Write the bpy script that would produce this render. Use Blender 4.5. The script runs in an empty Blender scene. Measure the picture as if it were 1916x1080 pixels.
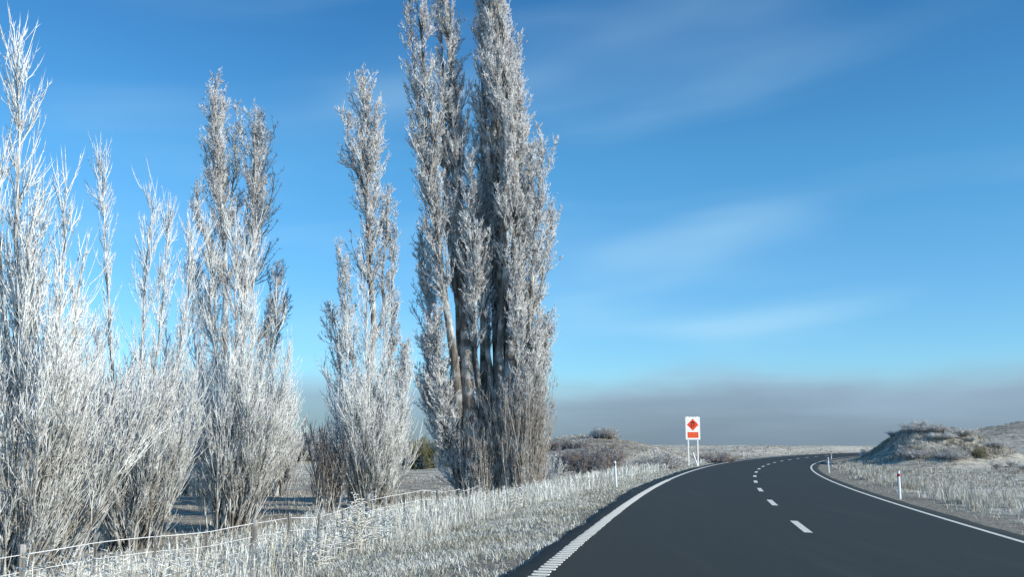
import bpy, math
import numpy as np
from mathutils import Vector

rng = np.random.default_rng(11)
scene = bpy.context.scene
col = scene.collection
rad = math.radians

# ------------------------------------------------------------------ camera
CAM_H, FPX, HOR = 1.5, 1890.0, 836.8          # eye height, focal length and horizon row for a 1916 x 1080 picture
PITCH = math.atan((HOR - 540.0) / FPX)
cam = bpy.data.cameras.new('camera')
cam.sensor_width = 36.0
cam.lens = 36.0 * FPX / 1916.0
cam.clip_start, cam.clip_end = 0.1, 20000.0
cam_o = bpy.data.objects.new('camera', cam)
col.objects.link(cam_o)
cam_o.location = (0, 0, CAM_H)
cam_o.rotation_euler = (rad(90) + PITCH, 0, 0)
scene.camera = cam_o

# ------------------------------------------------------------------ sky, sun, exposure
SUN_AZ, SUN_EL = 116.0, 21.0                   # degrees clockwise from the view direction, degrees above the horizon
world = bpy.data.worlds.new('World')
scene.world = world
world.use_nodes = True
nt = world.node_tree
for n in list(nt.nodes):
    nt.nodes.remove(n)


class NT:
    """tiny node-tree helper"""
    def __init__(self, tree):
        self.t = tree

    def n(self, typ, ins=None, **props):
        nd = self.t.nodes.new(typ)
        for k, v in props.items():
            setattr(nd, k, v)
        for k, v in (ins or {}).items():
            if isinstance(v, bpy.types.NodeSocket):
                self.t.links.new(v, nd.inputs[k])
            else:
                nd.inputs[k].default_value = v
        return nd

    def math(self, op, a, b=0.0, clamp=False):
        return self.n('ShaderNodeMath', {0: a, 1: b}, operation=op, use_clamp=clamp).outputs[0]

    def mix(self, f, a, b, blend='MIX'):
        nd = self.n('ShaderNodeMix', {0: f, 6: a, 7: b}, data_type='RGBA', blend_type=blend)
        return nd.outputs[2]

    def ramp(self, f, pts, interp='LINEAR'):
        nd = self.n('ShaderNodeValToRGB', {0: f})
        cr = nd.color_ramp
        cr.interpolation = interp
        while len(cr.elements) < len(pts):
            cr.elements.new(0.5)
        for e, (p, c) in zip(cr.elements, pts):
            e.position = p
            e.color = c if len(c) == 4 else (*c, 1)
        return nd.outputs[0]

    def smooth(self, v, a, b):
        nd = self.n('ShaderNodeMapRange', {0: v, 1: a, 2: b, 3: 0.0, 4: 1.0}, interpolation_type='SMOOTHSTEP')
        return nd.outputs[0]

    def noise(self, vec, scale, detail=4.0, rough=0.55, dist=0.0):
        return self.n('ShaderNodeTexNoise', {'Vector': vec, 'Scale': scale, 'Detail': detail, 'Roughness': rough,
                                             'Distortion': dist}).outputs[0]


w = NT(nt)
sky = w.n('ShaderNodeTexSky', sky_type='NISHITA', sun_disc=False, sun_elevation=rad(SUN_EL), sun_rotation=rad(SUN_AZ),
          altitude=300.0, air_density=1.0, dust_density=0.25, ozone_density=2.2)
tc = w.n('ShaderNodeTexCoord').outputs['Generated']
sep = w.n('ShaderNodeSeparateXYZ', {0: tc})
dx, dy, dz = sep.outputs
az = w.math('ARCTAN2', dx, dy)
el = w.math('ARCSINE', dz)
tint = w.ramp(w.math('MULTIPLY', el, 2.0), [(0.0, (0.58, 0.94, 1.26)), (0.18, (0.56, 0.95, 1.25)), (0.55, (0.43, 0.99, 1.25)), (0.84, (0.30, 0.80, 1.12))])
skyc = w.mix(1.0, sky.outputs[0], tint, 'MULTIPLY')
skyc = w.mix(1.0, skyc, (1.32, 1.32, 1.32, 1), 'MULTIPLY')
# thin cirrus: long streaks that rise slowly to the right
u1 = w.math('MULTIPLY', az, 1.3)
v1 = w.math('SUBTRACT', w.math('MULTIPLY', w.math('ADD', el, 0.075), 8.5), w.math('MULTIPLY', az, 1.1))
cvec = w.n('ShaderNodeCombineXYZ', {0: u1, 1: v1, 2: 28.1}).outputs[0]
c1 = w.noise(cvec, 1.25, 3.0, 0.45, 0.25)
cvec2 = w.n('ShaderNodeCombineXYZ', {0: w.math('MULTIPLY', az, 1.1), 1: w.math('MULTIPLY', el, 3.0), 2: 7.7}).outputs[0]
c2 = w.noise(cvec2, 2.0, 2.0, 0.5)
cir = w.math('MULTIPLY', w.smooth(c1, 0.40, 0.84), w.smooth(c2, 0.42, 0.66))
cir = w.math('MULTIPLY', cir, w.smooth(el, 0.0, 0.10))
cir = w.math('MULTIPLY', cir, w.math('SUBTRACT', 1.0, w.math('MULTIPLY', w.smooth(el, 0.24, 0.38), 0.6)))
cir = w.math('MULTIPLY', cir, 0.72)
cloud_col = (5.4, 8.0, 9.6, 1)
s1 = w.mix(cir, skyc, cloud_col)
# far bank of fog lying along the horizon all the way round
fvec = w.n('ShaderNodeCombineXYZ', {0: w.math('MULTIPLY', az, 3.0), 1: w.math('MULTIPLY', el, 9.0), 2: 1.3}).outputs[0]
fn = w.noise(fvec, 1.3, 4.0, 0.5)
etop = w.math('ADD', el, w.math('MULTIPLY', w.math('SUBTRACT', fn, 0.5), -0.07))
fog = w.math('SUBTRACT', 1.0, w.smooth(etop, 0.046, 0.084))
fogc = w.ramp(w.math('MULTIPLY', etop, 12.0), [(0.0, (0.172, 0.24, 0.315)), (0.4, (0.235, 0.318, 0.415)), (0.9, (0.34, 0.46, 0.60))])
fvec2 = w.n('ShaderNodeCombineXYZ', {0: w.math('MULTIPLY', az, 2.2), 1: w.math('MULTIPLY', el, 26.0), 2: 4.4}).outputs[0]
fn2 = w.noise(fvec2, 1.6, 4.0, 0.55, 0.4)
gain = w.math('MULTIPLY', w.math('ADD', w.math('MULTIPLY', fn2, 0.5), 0.75), 10.0)
fogc = w.n('ShaderNodeVectorMath', {0: fogc, 'Scale': gain}, operation='SCALE').outputs[0]
bank = w.smooth(w.math('SINE', w.math('ADD', az, 0.1)), -0.55, 0.28)     # the bank thins out towards the left
s2 = w.mix(w.math('MULTIPLY', w.math('MULTIPLY', fog, 0.94), w.math('ADD', w.math('MULTIPLY', bank, 0.52), 0.48)), s1, fogc)
bg = w.n('ShaderNodeBackground', {'Color': s2, 'Strength': 0.10})
wo = w.n('ShaderNodeOutputWorld')
nt.links.new(bg.outputs[0], wo.inputs[0])

sun = bpy.data.lights.new('sun', 'SUN')
sun.energy = 5.0
sun.angle = rad(0.6)
sun.color = (1.0, 0.92, 0.80)
sun_o = bpy.data.objects.new('sun', sun)
col.objects.link(sun_o)
sun_o.location = (60, -20, 40)
sv = Vector((math.sin(rad(SUN_AZ)) * math.cos(rad(SUN_EL)), math.cos(rad(SUN_AZ)) * math.cos(rad(SUN_EL)), math.sin(rad(SUN_EL))))
sun_o.rotation_euler = sv.to_track_quat('Z', 'Y').to_euler()

vs = scene.view_settings
vs.view_transform = 'Standard'
vs.look = 'None'
vs.exposure = 0.12
vs.gamma = 1.0
vs.use_curve_mapping = False
scene.render.engine = 'CYCLES'


# ------------------------------------------------------------------ helpers
def at(px, py, Y):
    """world point on the ray through a 1916 x 1080 pixel at forward distance Y"""
    a, b = (px - 958.0) / FPX, (540.0 - py) / FPX
    fy = math.cos(PITCH) - b * math.sin(PITCH)
    fz = math.sin(PITCH) + b * math.cos(PITCH)
    t = Y / fy
    return np.array([a * t, Y, CAM_H + fz * t])


def tag(o, label=None, cat=None, group=None, kind=None):
    if label: o['label'] = label
    if cat: o['category'] = cat
    if group: o['group'] = group
    if kind: o['kind'] = kind
    return o


def empty(name, loc=(0, 0, 0), rz=0.0):
    o = bpy.data.objects.new(name, None)
    o.empty_display_size = 0.2
    col.objects.link(o)
    o.location = [float(v) for v in loc]
    o.rotation_euler = (0, 0, rz)
    return o


def mesh_np(name, V, tris=None, quads=None, smooth=True):
    V = np.asarray(V, dtype=np.float32).reshape(-1, 3)
    tris = np.zeros((0, 3), np.int32) if tris is None else np.asarray(tris, np.int32).reshape(-1, 3)
    quads = np.zeros((0, 4), np.int32) if quads is None else np.asarray(quads, np.int32).reshape(-1, 4)
    me = bpy.data.meshes.new(name)
    me.vertices.add(len(V))
    me.vertices.foreach_set('co', V.ravel())
    nl = tris.size + quads.size
    me.loops.add(nl)
    me.loops.foreach_set('vertex_index', np.concatenate([tris.ravel(), quads.ravel()]))
    npoly = len(tris) + len(quads)
    me.polygons.add(npoly)
    st = np.concatenate([np.arange(len(tris)) * 3, tris.size + np.arange(len(quads)) * 4]).astype(np.int32)
    me.polygons.foreach_set('loop_start', st)
    me.polygons.foreach_set('use_smooth', np.full(npoly, bool(smooth)))
    me.update(calc_edges=True)
    return me


def obj(name, me, mat=None, parent=None, loc=None):
    o = bpy.data.objects.new(name, me)
    col.objects.link(o)
    if mat is not None and len(me.materials) == 0:
        me.materials.append(mat)
    if loc is not None:
        o.location = [float(v) for v in loc]
    if parent is not None:
        o.parent = parent
    return o


def unit(v):
    return v / np.maximum(np.linalg.norm(v, axis=-1, keepdims=True), 1e-9)


class Geo:
    """collects triangles and quads for one mesh"""
    def __init__(self):
        self.V, self.T, self.Q, self.n = [], [], [], 0

    def add(self, V, T=None, Q=None):
        V = np.asarray(V, float).reshape(-1, 3)
        if T is not None and len(T): self.T.append(np.asarray(T).reshape(-1, 3) + self.n)
        if Q is not None and len(Q): self.Q.append(np.asarray(Q).reshape(-1, 4) + self.n)
        self.V.append(V)
        self.n += len(V)

    def tubes(self, P, R, sides=3, tip=True, ridge=0.0):
        """many tapered tubes at once: P (n,k,3) centre lines, R (n,k) radii"""
        P = np.asarray(P, float); R = np.asarray(R, float)
        n, k, _ = P.shape
        if n == 0: return
        tan = unit(np.gradient(P, axis=1)) if k > 2 else np.repeat(unit(P[:, 1:2] - P[:, 0:1]), 2, axis=1)
        ref = unit(rng.normal(size=(n, 1, 3)))
        a = unit(np.cross(tan, ref)); b = np.cross(tan, a)
        ang = np.arange(sides) * 2 * math.pi / sides
        kk = k - 1 if tip else k
        ring = (P[:, :kk, None, :] + R[:, :kk, None, None] * (a[:, :kk, None, :] * np.cos(ang)[None, None, :, None]
                + b[:, :kk, None, :] * np.sin(ang)[None, None, :, None]))
        if ridge:                              # furrowed bark: flutes that run along the stem
            fl = 1 + ridge * (rng.normal(0, 1, (n, 1, sides)) * 0.6 + rng.normal(0, 1, (n, kk, sides)) * 0.7)
            ring = P[:, :kk, None, :] + (ring - P[:, :kk, None, :]) * fl[..., None]
        ring = ring.reshape(n, kk * sides, 3)
        if tip:
            V = np.concatenate([ring, P[:, -1:, :]], axis=1)
        else:
            V = ring
        m = V.shape[1]
        off = (np.arange(n) * m)[:, None, None]
        q = []
        for j in range(kk - 1):
            for s in range(sides):
                s2 = (s + 1) % sides
                q.append((j * sides + s, j * sides + s2, (j + 1) * sides + s2, (j + 1) * sides + s))
        Q = (np.array(q)[None] + off).reshape(-1, 4) if q else None
        T = None
        if tip:
            t = [((kk - 1) * sides + s, (kk - 1) * sides + (s + 1) % sides, kk * sides) for s in range(sides)]
            T = (np.array(t)[None] + off).reshape(-1, 3)
        self.add(V.reshape(-1, 3), T, Q)

    def blades(self, B, H, W, lean, azim):
        """flat grass blades with one bend; B (n,3) feet"""
        n = len(B)
        side = np.stack([np.cos(azim), np.sin(azim), np.zeros(n)], 1)
        fa = azim + math.pi / 2 + rng.normal(0, 0.5, n)
        fwd = np.stack([np.cos(fa), np.sin(fa), np.zeros(n)], 1)
        up = np.array([0, 0, 1.0])
        l1 = lean * 0.35
        mid = B + up * (H * 0.58)[:, None] + fwd * (H * l1)[:, None]
        tip = B + up * (H * np.clip(1 - lean * 0.35, 0.3, 1))[:, None] + fwd * (H * lean)[:, None]
        w2 = (W * 0.5)[:, None]
        V = np.stack([B - side * w2, B + side * w2, mid + side * w2 * 0.75, mid - side * w2 * 0.75, tip], 1)
        off = (np.arange(n) * 5)[:, None]
        self.add(V.reshape(-1, 3), np.array([[3, 2, 4]]) + off, np.array([[0, 1, 2, 3]]) + off)

    def box(self, c, s, rz=0.0):
        c = np.asarray(c, float); s = np.asarray(s, float) / 2
        p = np.array([(x, y, z) for z in (-1, 1) for y in (-1, 1) for x in (-1, 1)], float) * s
        cz, sz = math.cos(rz), math.sin(rz)
        p = np.stack([p[:, 0] * cz - p[:, 1] * sz, p[:, 0] * sz + p[:, 1] * cz, p[:, 2]], 1) + c
        self.add(p, None, [(0, 2, 3, 1), (4, 5, 7, 6), (0, 1, 5, 4), (1, 3, 7, 5), (3, 2, 6, 7), (2, 0, 4, 6)])

    def mesh(self, name, smooth=True):
        V = np.concatenate(self.V) if self.V else np.zeros((0, 3))
        T = np.concatenate(self.T) if self.T else None
        Q = np.concatenate(self.Q) if self.Q else None
        return mesh_np(name, V, T, Q, smooth)


_lat = np.random.default_rng(5).random((256, 256))


def vnoise(x, y, sc):
    x = np.asarray(x, float) * sc; y = np.asarray(y, float) * sc
    xi = np.floor(x).astype(int); yi = np.floor(y).astype(int)
    fx = x - xi; fy = y - yi
    fx = fx * fx * (3 - 2 * fx); fy = fy * fy * (3 - 2 * fy)
    g = lambda a, b: _lat[a & 255, b & 255]
    return (g(xi, yi) * (1 - fx) * (1 - fy) + g(xi + 1, yi) * fx * (1 - fy) + g(xi, yi + 1) * (1 - fx) * fy + g(xi + 1, yi + 1) * fx * fy) - 0.5


def sst(v, a, b):
    t = np.clip((v - a) / (b - a), 0, 1)
    return t * t * (3 - 2 * t)


# ------------------------------------------------------------------ procedural materials
def new_mat(name):
    m = bpy.data.materials.new(name)
    m.use_nodes = True
    t = m.node_tree
    for n in list(t.nodes):
        t.nodes.remove(n)
    return m, NT(t)


def finish(m, T, colr, rough=0.8, spec=0.3, bump=None, bstr=0.3, bdist=0.02, normal=None):
    p = T.n('ShaderNodeBsdfPrincipled', {'Roughness': rough})
    p.inputs['Specular IOR Level'].default_value = spec
    if isinstance(colr, bpy.types.NodeSocket): T.t.links.new(colr, p.inputs['Base Color'])
    else: p.inputs['Base Color'].default_value = (*colr[:3], 1)
    if bump is not None:
        b = T.n('ShaderNodeBump', {'Height': bump, 'Strength': bstr, 'Distance': bdist})
        T.t.links.new(b.outputs[0], p.inputs['Normal'])
    o = T.n('ShaderNodeOutputMaterial')
    T.t.links.new(p.outputs[0], o.inputs[0])
    return m


FROST = (0.86, 0.89, 0.875, 1)
WINDWARD = (-0.75, -0.35, 0.55)               # rime builds up on the side the freezing breeze came from


def rime_mat(name, bark, bark2, amount, scale=3.0, frost=FROST, low=0.0):
    """twigs and stems: bark with rime on the windward and upper sides, patchy"""
    m, T = new_mat(name)
    g = T.n('ShaderNodeNewGeometry')
    pos = T.n('ShaderNodeTexCoord').outputs['Object']
    dot = T.n('ShaderNodeVectorMath', {0: g.outputs['Normal'], 1: WINDWARD}, operation='DOT_PRODUCT').outputs['Value']
    n1 = T.noise(pos, scale, 3.0, 0.6)
    n2 = T.noise(pos, scale * 7, 2.0, 0.6)
    v = T.math('ADD', T.math('MULTIPLY', dot, 0.45), T.math('MULTIPLY', T.math('SUBTRACT', n1, 0.5), 1.5))
    v = T.math('ADD', v, T.math('MULTIPLY', T.math('SUBTRACT', n2, 0.5), 1.0))
    v = T.math('ADD', v, amount)
    if low:                                   # rime is thinner down among the sheltered lower twigs
        zz = T.n('ShaderNodeSeparateXYZ', {0: pos}).outputs[2]
        v = T.math('SUBTRACT', v, T.math('MULTIPLY', T.math('SUBTRACT', 1.0, T.smooth(zz, -0.8, 4.2)), low))
    f = T.smooth(v, 0.20, 0.75)
    b = T.mix(n2, (*bark, 1), (*bark2, 1))
    return finish(m, T, T.mix(f, b, frost), 0.85, 0.25)


def bark_mat(name, c1, c2, c3, frost_amt):
    m, T = new_mat(name)
    pos = T.n('ShaderNodeTexCoord').outputs['Object']
    mp = T.n('ShaderNodeMapping', {'Vector': pos, 'Scale': (9.0, 9.0, 1.1)}).outputs[0]
    n1 = T.noise(mp, 1.4, 5.0, 0.65, 0.6)
    n2 = T.noise(pos, 1.7, 3.0, 0.5)
    n3 = T.noise(mp, 5.0, 3.0, 0.6)
    c = T.ramp(n1, [(0.30, c3), (0.50, c1), (0.72, c2)])
    fr = T.math('MULTIPLY', T.smooth(T.math('ADD', n2, T.math('MULTIPLY', n3, 0.5)), 0.85 - frost_amt, 1.2 - frost_amt), 0.7)
    c = T.mix(fr, c, FROST)
    return finish(m, T, c, 0.9, 0.2, T.math('ADD', n1, T.math('MULTIPLY', n3, 0.4)), 0.9, 0.06)


M = {}
M['twig_old'] = rime_mat('rimed poplar twig', (0.18, 0.16, 0.14), (0.29, 0.265, 0.24), 0.58, 2.2, (0.85, 0.88, 0.88, 1))
M['twig_dark'] = rime_mat('sparsely rimed twig', (0.15, 0.125, 0.105), (0.26, 0.22, 0.19), 0.05, 2.2)
M['twig_young'] = rime_mat('heavily rimed young shoot', (0.235, 0.225, 0.195), (0.38, 0.37, 0.335), 0.78, 2.6, low=0.42)
M['twig_base'] = rime_mat('brown sucker shoot', (0.225, 0.20, 0.17), (0.38, 0.35, 0.305), 0.20, 2.6)
M['shrub_dark'] = rime_mat('grey brown shrub twig', (0.13, 0.105, 0.095), (0.24, 0.20, 0.18), 0.10, 1.6)
M['shrub_pale'] = rime_mat('whitened shrub twig', (0.27, 0.25, 0.21), (0.38, 0.36, 0.31), 0.36, 1.6)
M['shrub_mid'] = rime_mat('half frosted shrub twig', (0.17, 0.15, 0.135), (0.28, 0.25, 0.225), 0.26, 1.6)
M['shrub_olive'] = rime_mat('olive hedge leaf', (0.11, 0.11, 0.05), (0.20, 0.185, 0.085), -0.02, 0.6)
M['weed'] = rime_mat('rimed dead weed', (0.30, 0.27, 0.20), (0.42, 0.39, 0.30), 0.46, 6.0)
M['bark_big'] = bark_mat('old poplar bark', (0.165, 0.15, 0.13), (0.28, 0.26, 0.23), (0.045, 0.04, 0.036), 0.20)
M['bark_young'] = bark_mat('young poplar bark', (0.17, 0.155, 0.13), (0.28, 0.26, 0.225), (0.06, 0.053, 0.047), 0.26)


def grass_mat(name, straw, straw2, frost_amt, scale):
    m, T = new_mat(name)
    pos = T.n('ShaderNodeTexCoord').outputs['Object']
    n1 = T.noise(pos, scale, 4.0, 0.6)
    n2 = T.noise(pos, scale * 9, 3.0, 0.65)
    rnd = T.n('ShaderNodeNewGeometry').outputs['Random Per Island']
    v = T.math('ADD', T.math('MULTIPLY', n1, 0.9), T.math('MULTIPLY', n2, 0.5))
    v = T.math('ADD', v, T.math('MULTIPLY', rnd, 0.5))
    f = T.smooth(v, 1.10 - frost_amt, 1.55 - frost_amt)
    b = T.mix(rnd, (*straw, 1), (*straw2, 1))
    return finish(m, T, T.mix(f, b, (0.75, 0.775, 0.735, 1)), 0.85, 0.2)


M['grass'] = grass_mat('frosted short grass', (0.24, 0.24, 0.16), (0.36, 0.33, 0.24), 0.38, 0.5)
M['grass_tall'] = grass_mat('frosted dead stalks', (0.31, 0.28, 0.20), (0.42, 0.38, 0.28), 0.52, 0.4)
M['grass_right'] = grass_mat('half frosted rough grass', (0.25, 0.225, 0.165), (0.38, 0.345, 0.26), 0.34, 0.4)
M['grass_far'] = grass_mat('frosted hill tufts', (0.27, 0.235, 0.18), (0.36, 0.31, 0.24), 0.24, 0.12)


def simple(name, c, rough=0.6, var=0.12, scale=8.0, spec=0.3):
    m, T = new_mat(name)
    pos = T.n('ShaderNodeTexCoord').outputs['Object']
    n1 = T.noise(pos, scale, 4.0, 0.6)
    d = tuple(max(0.0, x * (1 - 2 * var)) for x in c)
    return finish(m, T, T.mix(T.smooth(n1, 0.3, 0.7), (*d, 1), (*c, 1)), rough, spec)


M['post_white'] = simple('white plastic post', (0.82, 0.84, 0.83), 0.45, 0.04, 6.0)
M['post_red'] = simple('red reflective band', (0.42, 0.035, 0.045), 0.4, 0.08)
M['post_dark'] = simple('dark reflector', (0.06, 0.055, 0.06), 0.3, 0.1)
M['sign_white'] = simple('white sign face', (0.90, 0.90, 0.86), 0.4, 0.03, 3.0)
M['sign_orange'] = simple('orange red sign sheeting', (0.88, 0.085, 0.03), 0.4, 0.08, 4.0)
M['sign_pale'] = simple('pale orange print', (0.85, 0.22, 0.06), 0.4, 0.05, 4.0)
M['black'] = simple('black print', (0.02, 0.018, 0.018), 0.5, 0.1)
M['wood'] = bark_mat('weathered fence timber', (0.23, 0.22, 0.20), (0.32, 0.315, 0.295), (0.12, 0.115, 0.10), 0.22)
M['wire'] = simple('rime coated wire', (0.76, 0.78, 0.78), 0.8, 0.1, 20.0)


def asphalt():
    m, T = new_mat('asphalt')
    pos = T.n('ShaderNodeTexCoord').outputs['Object']
    n1 = T.noise(pos, 90.0, 3.0, 0.7)
    n2 = T.noise(pos, 0.35, 4.0, 0.6)
    n3 = T.noise(pos, 6.0, 4.0, 0.6)
    lat = T.n('ShaderNodeAttribute', attribute_name='lateral').outputs['Fac']
    # tyre-polished wheel tracks of the two lanes
    aq = T.math('ABSOLUTE', lat)
    wt = T.math('ABSOLUTE', T.math('SUBTRACT', T.math('ABSOLUTE', T.math('SUBTRACT', aq, 1.8)), 0.8))
    track = T.math('SUBTRACT', 1.0, T.smooth(wt, 0.1, 0.5))
    c = T.mix(n1, (0.014, 0.0155, 0.012, 1), (0.041, 0.044, 0.033, 1))
    c = T.mix(T.smooth(n2, 0.35, 0.7), c, (0.029, 0.032, 0.0245, 1))
    c = T.mix(T.math('MULTIPLY', track, 0.35), c, (0.028, 0.031, 0.026, 1))
    vor = T.n('ShaderNodeTexVoronoi', {'Vector': pos, 'Scale': 120.0}).outputs['Distance']
    c = T.mix(T.math('MULTIPLY', T.smooth(vor, 0.45, 0.75), 0.45), c, (0.085, 0.088, 0.074, 1))
    sv_ = T.n('ShaderNodeMapping', {'Vector': pos, 'Rotation': (0, 0, 0.2), 'Scale': (2.2, 0.12, 1)}).outputs[0]
    n5 = T.noise(sv_, 1.0, 4.0, 0.6)
    c = T.mix(T.math('MULTIPLY', T.smooth(n5, 0.5, 0.75), 0.35), c, (0.062, 0.065, 0.054, 1))
    # frost dust and grit towards the edge of the seal
    edge = T.math('MULTIPLY', T.smooth(aq, 3.75, 4.6), T.smooth(n3, 0.45, 0.75))
    c = T.mix(T.math('MULTIPLY', edge, 0.5), c, (0.30, 0.30, 0.28, 1))
    return finish(m, T, c, 0.72, 0.28, T.math('ADD', n1, T.math('MULTIPLY', n3, 0.3)), 0.35, 0.008)


def paint_mat(name, wear):
    m, T = new_mat(name)
    pos = T.n('ShaderNodeTexCoord').outputs['Object']
    n1 = T.noise(pos, 14.0, 5.0, 0.7)
    n2 = T.noise(pos, 60.0, 2.0, 0.7)
    f = T.smooth(T.math('ADD', n1, T.math('MULTIPLY', n2, 0.35)), wear, wear + 0.22)
    return finish(m, T, T.mix(f, (0.27, 0.265, 0.22, 1), (0.80, 0.79, 0.70, 1)), 0.6, 0.3)


def ground_mat():
    m, T = new_mat('frosted ground')
    pos = T.n('ShaderNodeTexCoord').outputs['Object']
    lat = T.n('ShaderNodeAttribute', attribute_name='lateral').outputs['Fac']
    dry = T.n('ShaderNodeAttribute', attribute_name='dry').outputs['Fac']
    n1 = T.noise(pos, 0.22, 5.0, 0.6)
    n2 = T.noise(pos, 1.6, 5.0, 0.65)
    n3 = T.noise(pos, 11.0, 4.0, 0.7)
    st = T.n('ShaderNodeMapping', {'Vector': pos, 'Scale': (0.10, 0.55, 0.5)}).outputs[0]
    n4 = T.noise(st, 2.0, 5.0, 0.6)
    soil = T.mix(n3, (0.15, 0.135, 0.115, 1), (0.29, 0.265, 0.225, 1))
    straw = T.mix(n2, (0.27, 0.245, 0.185, 1), (0.42, 0.385, 0.30, 1))
    base = T.mix(T.smooth(n2, 0.42, 0.62), soil, straw)
    v = T.math('ADD', T.math('MULTIPLY', n3, 0.55), T.math('MULTIPLY', n2, 0.55))
    v = T.math('ADD', v, T.math('MULTIPLY', n4, 0.55))
    v = T.math('ADD', v, T.math('MULTIPLY', n1, 0.35))
    v = T.math('SUBTRACT', v, T.math('MULTIPLY', dry, 0.32))
    frost = T.math('MULTIPLY', T.smooth(v, 0.78, 1.10), 0.95)
    c = T.mix(frost, base, (0.66, 0.64, 0.54, 1))
    # gravel shoulder beside the seal
    aq = T.math('ABSOLUTE', lat)
    gr = T.math('SUBTRACT', 1.0, T.smooth(T.math('ADD', aq, T.math('MULTIPLY', T.math('SUBTRACT', n2, 0.5), 1.6)), 4.9, 6.4))
    grav = T.mix(T.smooth(n3, 0.35, 0.65), (0.11, 0.105, 0.085, 1), (0.35, 0.335, 0.28, 1))
    c = T.mix(T.math('MULTIPLY', gr, 0.85), c, grav)
    return finish(m, T, c, 0.92, 0.15, T.math('ADD', n3, n2), 0.8, 0.12)


M['asphalt'] = asphalt()
M['paint'] = paint_mat('white road paint', 0.44)
M['paint_base'] = paint_mat('worn road paint between bars', 0.66)
M['ground'] = ground_mat()

# ------------------------------------------------------------------ the road's centre line (right-hand bend, rising gently, banked)
W_L, W_R = 3.70, 3.49                          # centre to left edge line, centre to right edge line
BANK_R, BANK_L = -0.0278, -0.0196
_s = np.arange(0, 261, 1.0)
_k = np.interp(_s, [0, 30, 60, 90, 130, 180, 260], [0.00026, 0.00177, 0.0015, 0.00253, 0.00245, 0.01255, 0.01255])
_th = 0.1657 + np.cumsum(_k)
_x = 2.076 + np.cumsum(np.sin(_th)); _y = np.cumsum(np.cos(_th))
_pre = np.arange(-40, 0, 1.0)
RS = np.concatenate([_pre, _s])
RT = np.concatenate([np.full(40, 0.1657), _th])
RX = np.concatenate([2.076 + (_pre + 1) * math.sin(0.1657), _x])
RY = np.concatenate([(_pre + 1) * math.cos(0.1657), _y])
RZ = 2.568e-5 * np.maximum(RS - 40, 0) ** 2


def road_pt(s, q, dz=0.0):
    s = np.asarray(s, float); q = np.asarray(q, float)
    th = np.interp(s, RS, RT)
    return np.stack([np.interp(s, RS, RX) + q * np.cos(th), np.interp(s, RS, RY) - q * np.sin(th),
                     np.interp(s, RS, RZ) + np.where(q > 0, BANK_R, BANK_L) * q + dz], -1)


def nearest(x, y):
    x = np.ravel(x); y = np.ravel(y)
    S = np.empty(len(x)); Qv = np.empty(len(x))
    for i in range(0, len(x), 20000):
        a, b = x[i:i + 20000, None], y[i:i + 20000, None]
        d2 = (a - RX) ** 2 + (b - RY) ** 2
        j = np.argmin(d2, 1)
        ddx, ddy = a[:, 0] - RX[j], b[:, 0] - RY[j]
        th = RT[j]
        along = ddx * np.sin(th) + ddy * np.cos(th)
        q = ddx * np.cos(th) - ddy * np.sin(th)
        far = np.abs(along) > 1.5
        q = np.where(far, np.sign(q + 1e-9) * np.sqrt(d2[np.arange(len(j)), j]), q)
        S[i:i + 20000] = RS[j] + np.clip(along, -1.5, 1.5)
        Qv[i:i + 20000] = q
    return S, Qv


def height(x, y):
    """terrain height, plus signed distance from the road's centre"""
    shp = np.shape(x)
    x = np.ravel(np.asarray(x, float)); y = np.ravel(np.asarray(y, float))
    s, q = nearest(x, y)
    a = np.abs(q)
    z = np.interp(s, RS, RZ) + np.where(q > 0, BANK_R * np.minimum(a, 4.4), -BANK_L * np.minimum(a, 4.4))
    z = z - 0.05 - 0.06 * sst(a, 3.9, 4.9)
    left = q < 0
    # left: verge falls to the fence and the paddock
    fall = sst(a, 5.2, 10.5) * (1 - 0.8 * sst(s, 80, 120))
    z = np.where(left, z - 0.98 * fall, z - 0.12 * sst(a, 5.5, 9.0))
    away = sst(a, 5.2, 12.5)
    bump = 2.9 * np.exp(-((x - 8) / 10) ** 2 - ((y - 112) / 26) ** 2)
    bump += 1.0 * sst(s, 128, 175) * left * sst(a, 6, 18)
    bump += 2.1 * np.exp(-((x + 45) / 60) ** 2 - ((y - 190) / 50) ** 2)
    rr = np.sqrt(((x - 37.3) / 6.9) ** 2 + ((y - 95) / 7.5) ** 2)
    bump += 3.15 * np.exp(-rr ** 3.2)
    bump += 0.5 * np.exp(-((x - 44.5) / 4) ** 2 - ((y - 92) / 4) ** 2)
    bump += 6.6 * np.exp(-((x - 88) / 37) ** 2 - ((y - 128) / 30) ** 2)
    z = z + bump * away
    far = sst(np.hypot(x - 20, y - 80), 170, 500)
    z = z * (1 - far) + far * (-4.0)
    z = z + sst(a, 4.6, 8) * (0.22 * vnoise(x, y, 0.35) + 0.10 * vnoise(x + 31, y, 1.1)) * (1 - far)
    z = z + away * 0.5 * vnoise(x - 17, y + 9, 0.09) * (1 - far)
    return z.reshape(shp), q.reshape(shp)


# ------------------------------------------------------------------ ground sheet
def axis(lo, hi, step, far):
    d = np.arange(lo, hi + step / 2, step)
    out = [hi + (far - hi) * (t ** 3) for t in np.linspace(0.06, 1, 22)]
    neg = [lo - (far + lo) * (t ** 3) for t in np.linspace(0.06, 1, 22)]
    return np.array(neg[::-1] + list(d) + out)


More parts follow.
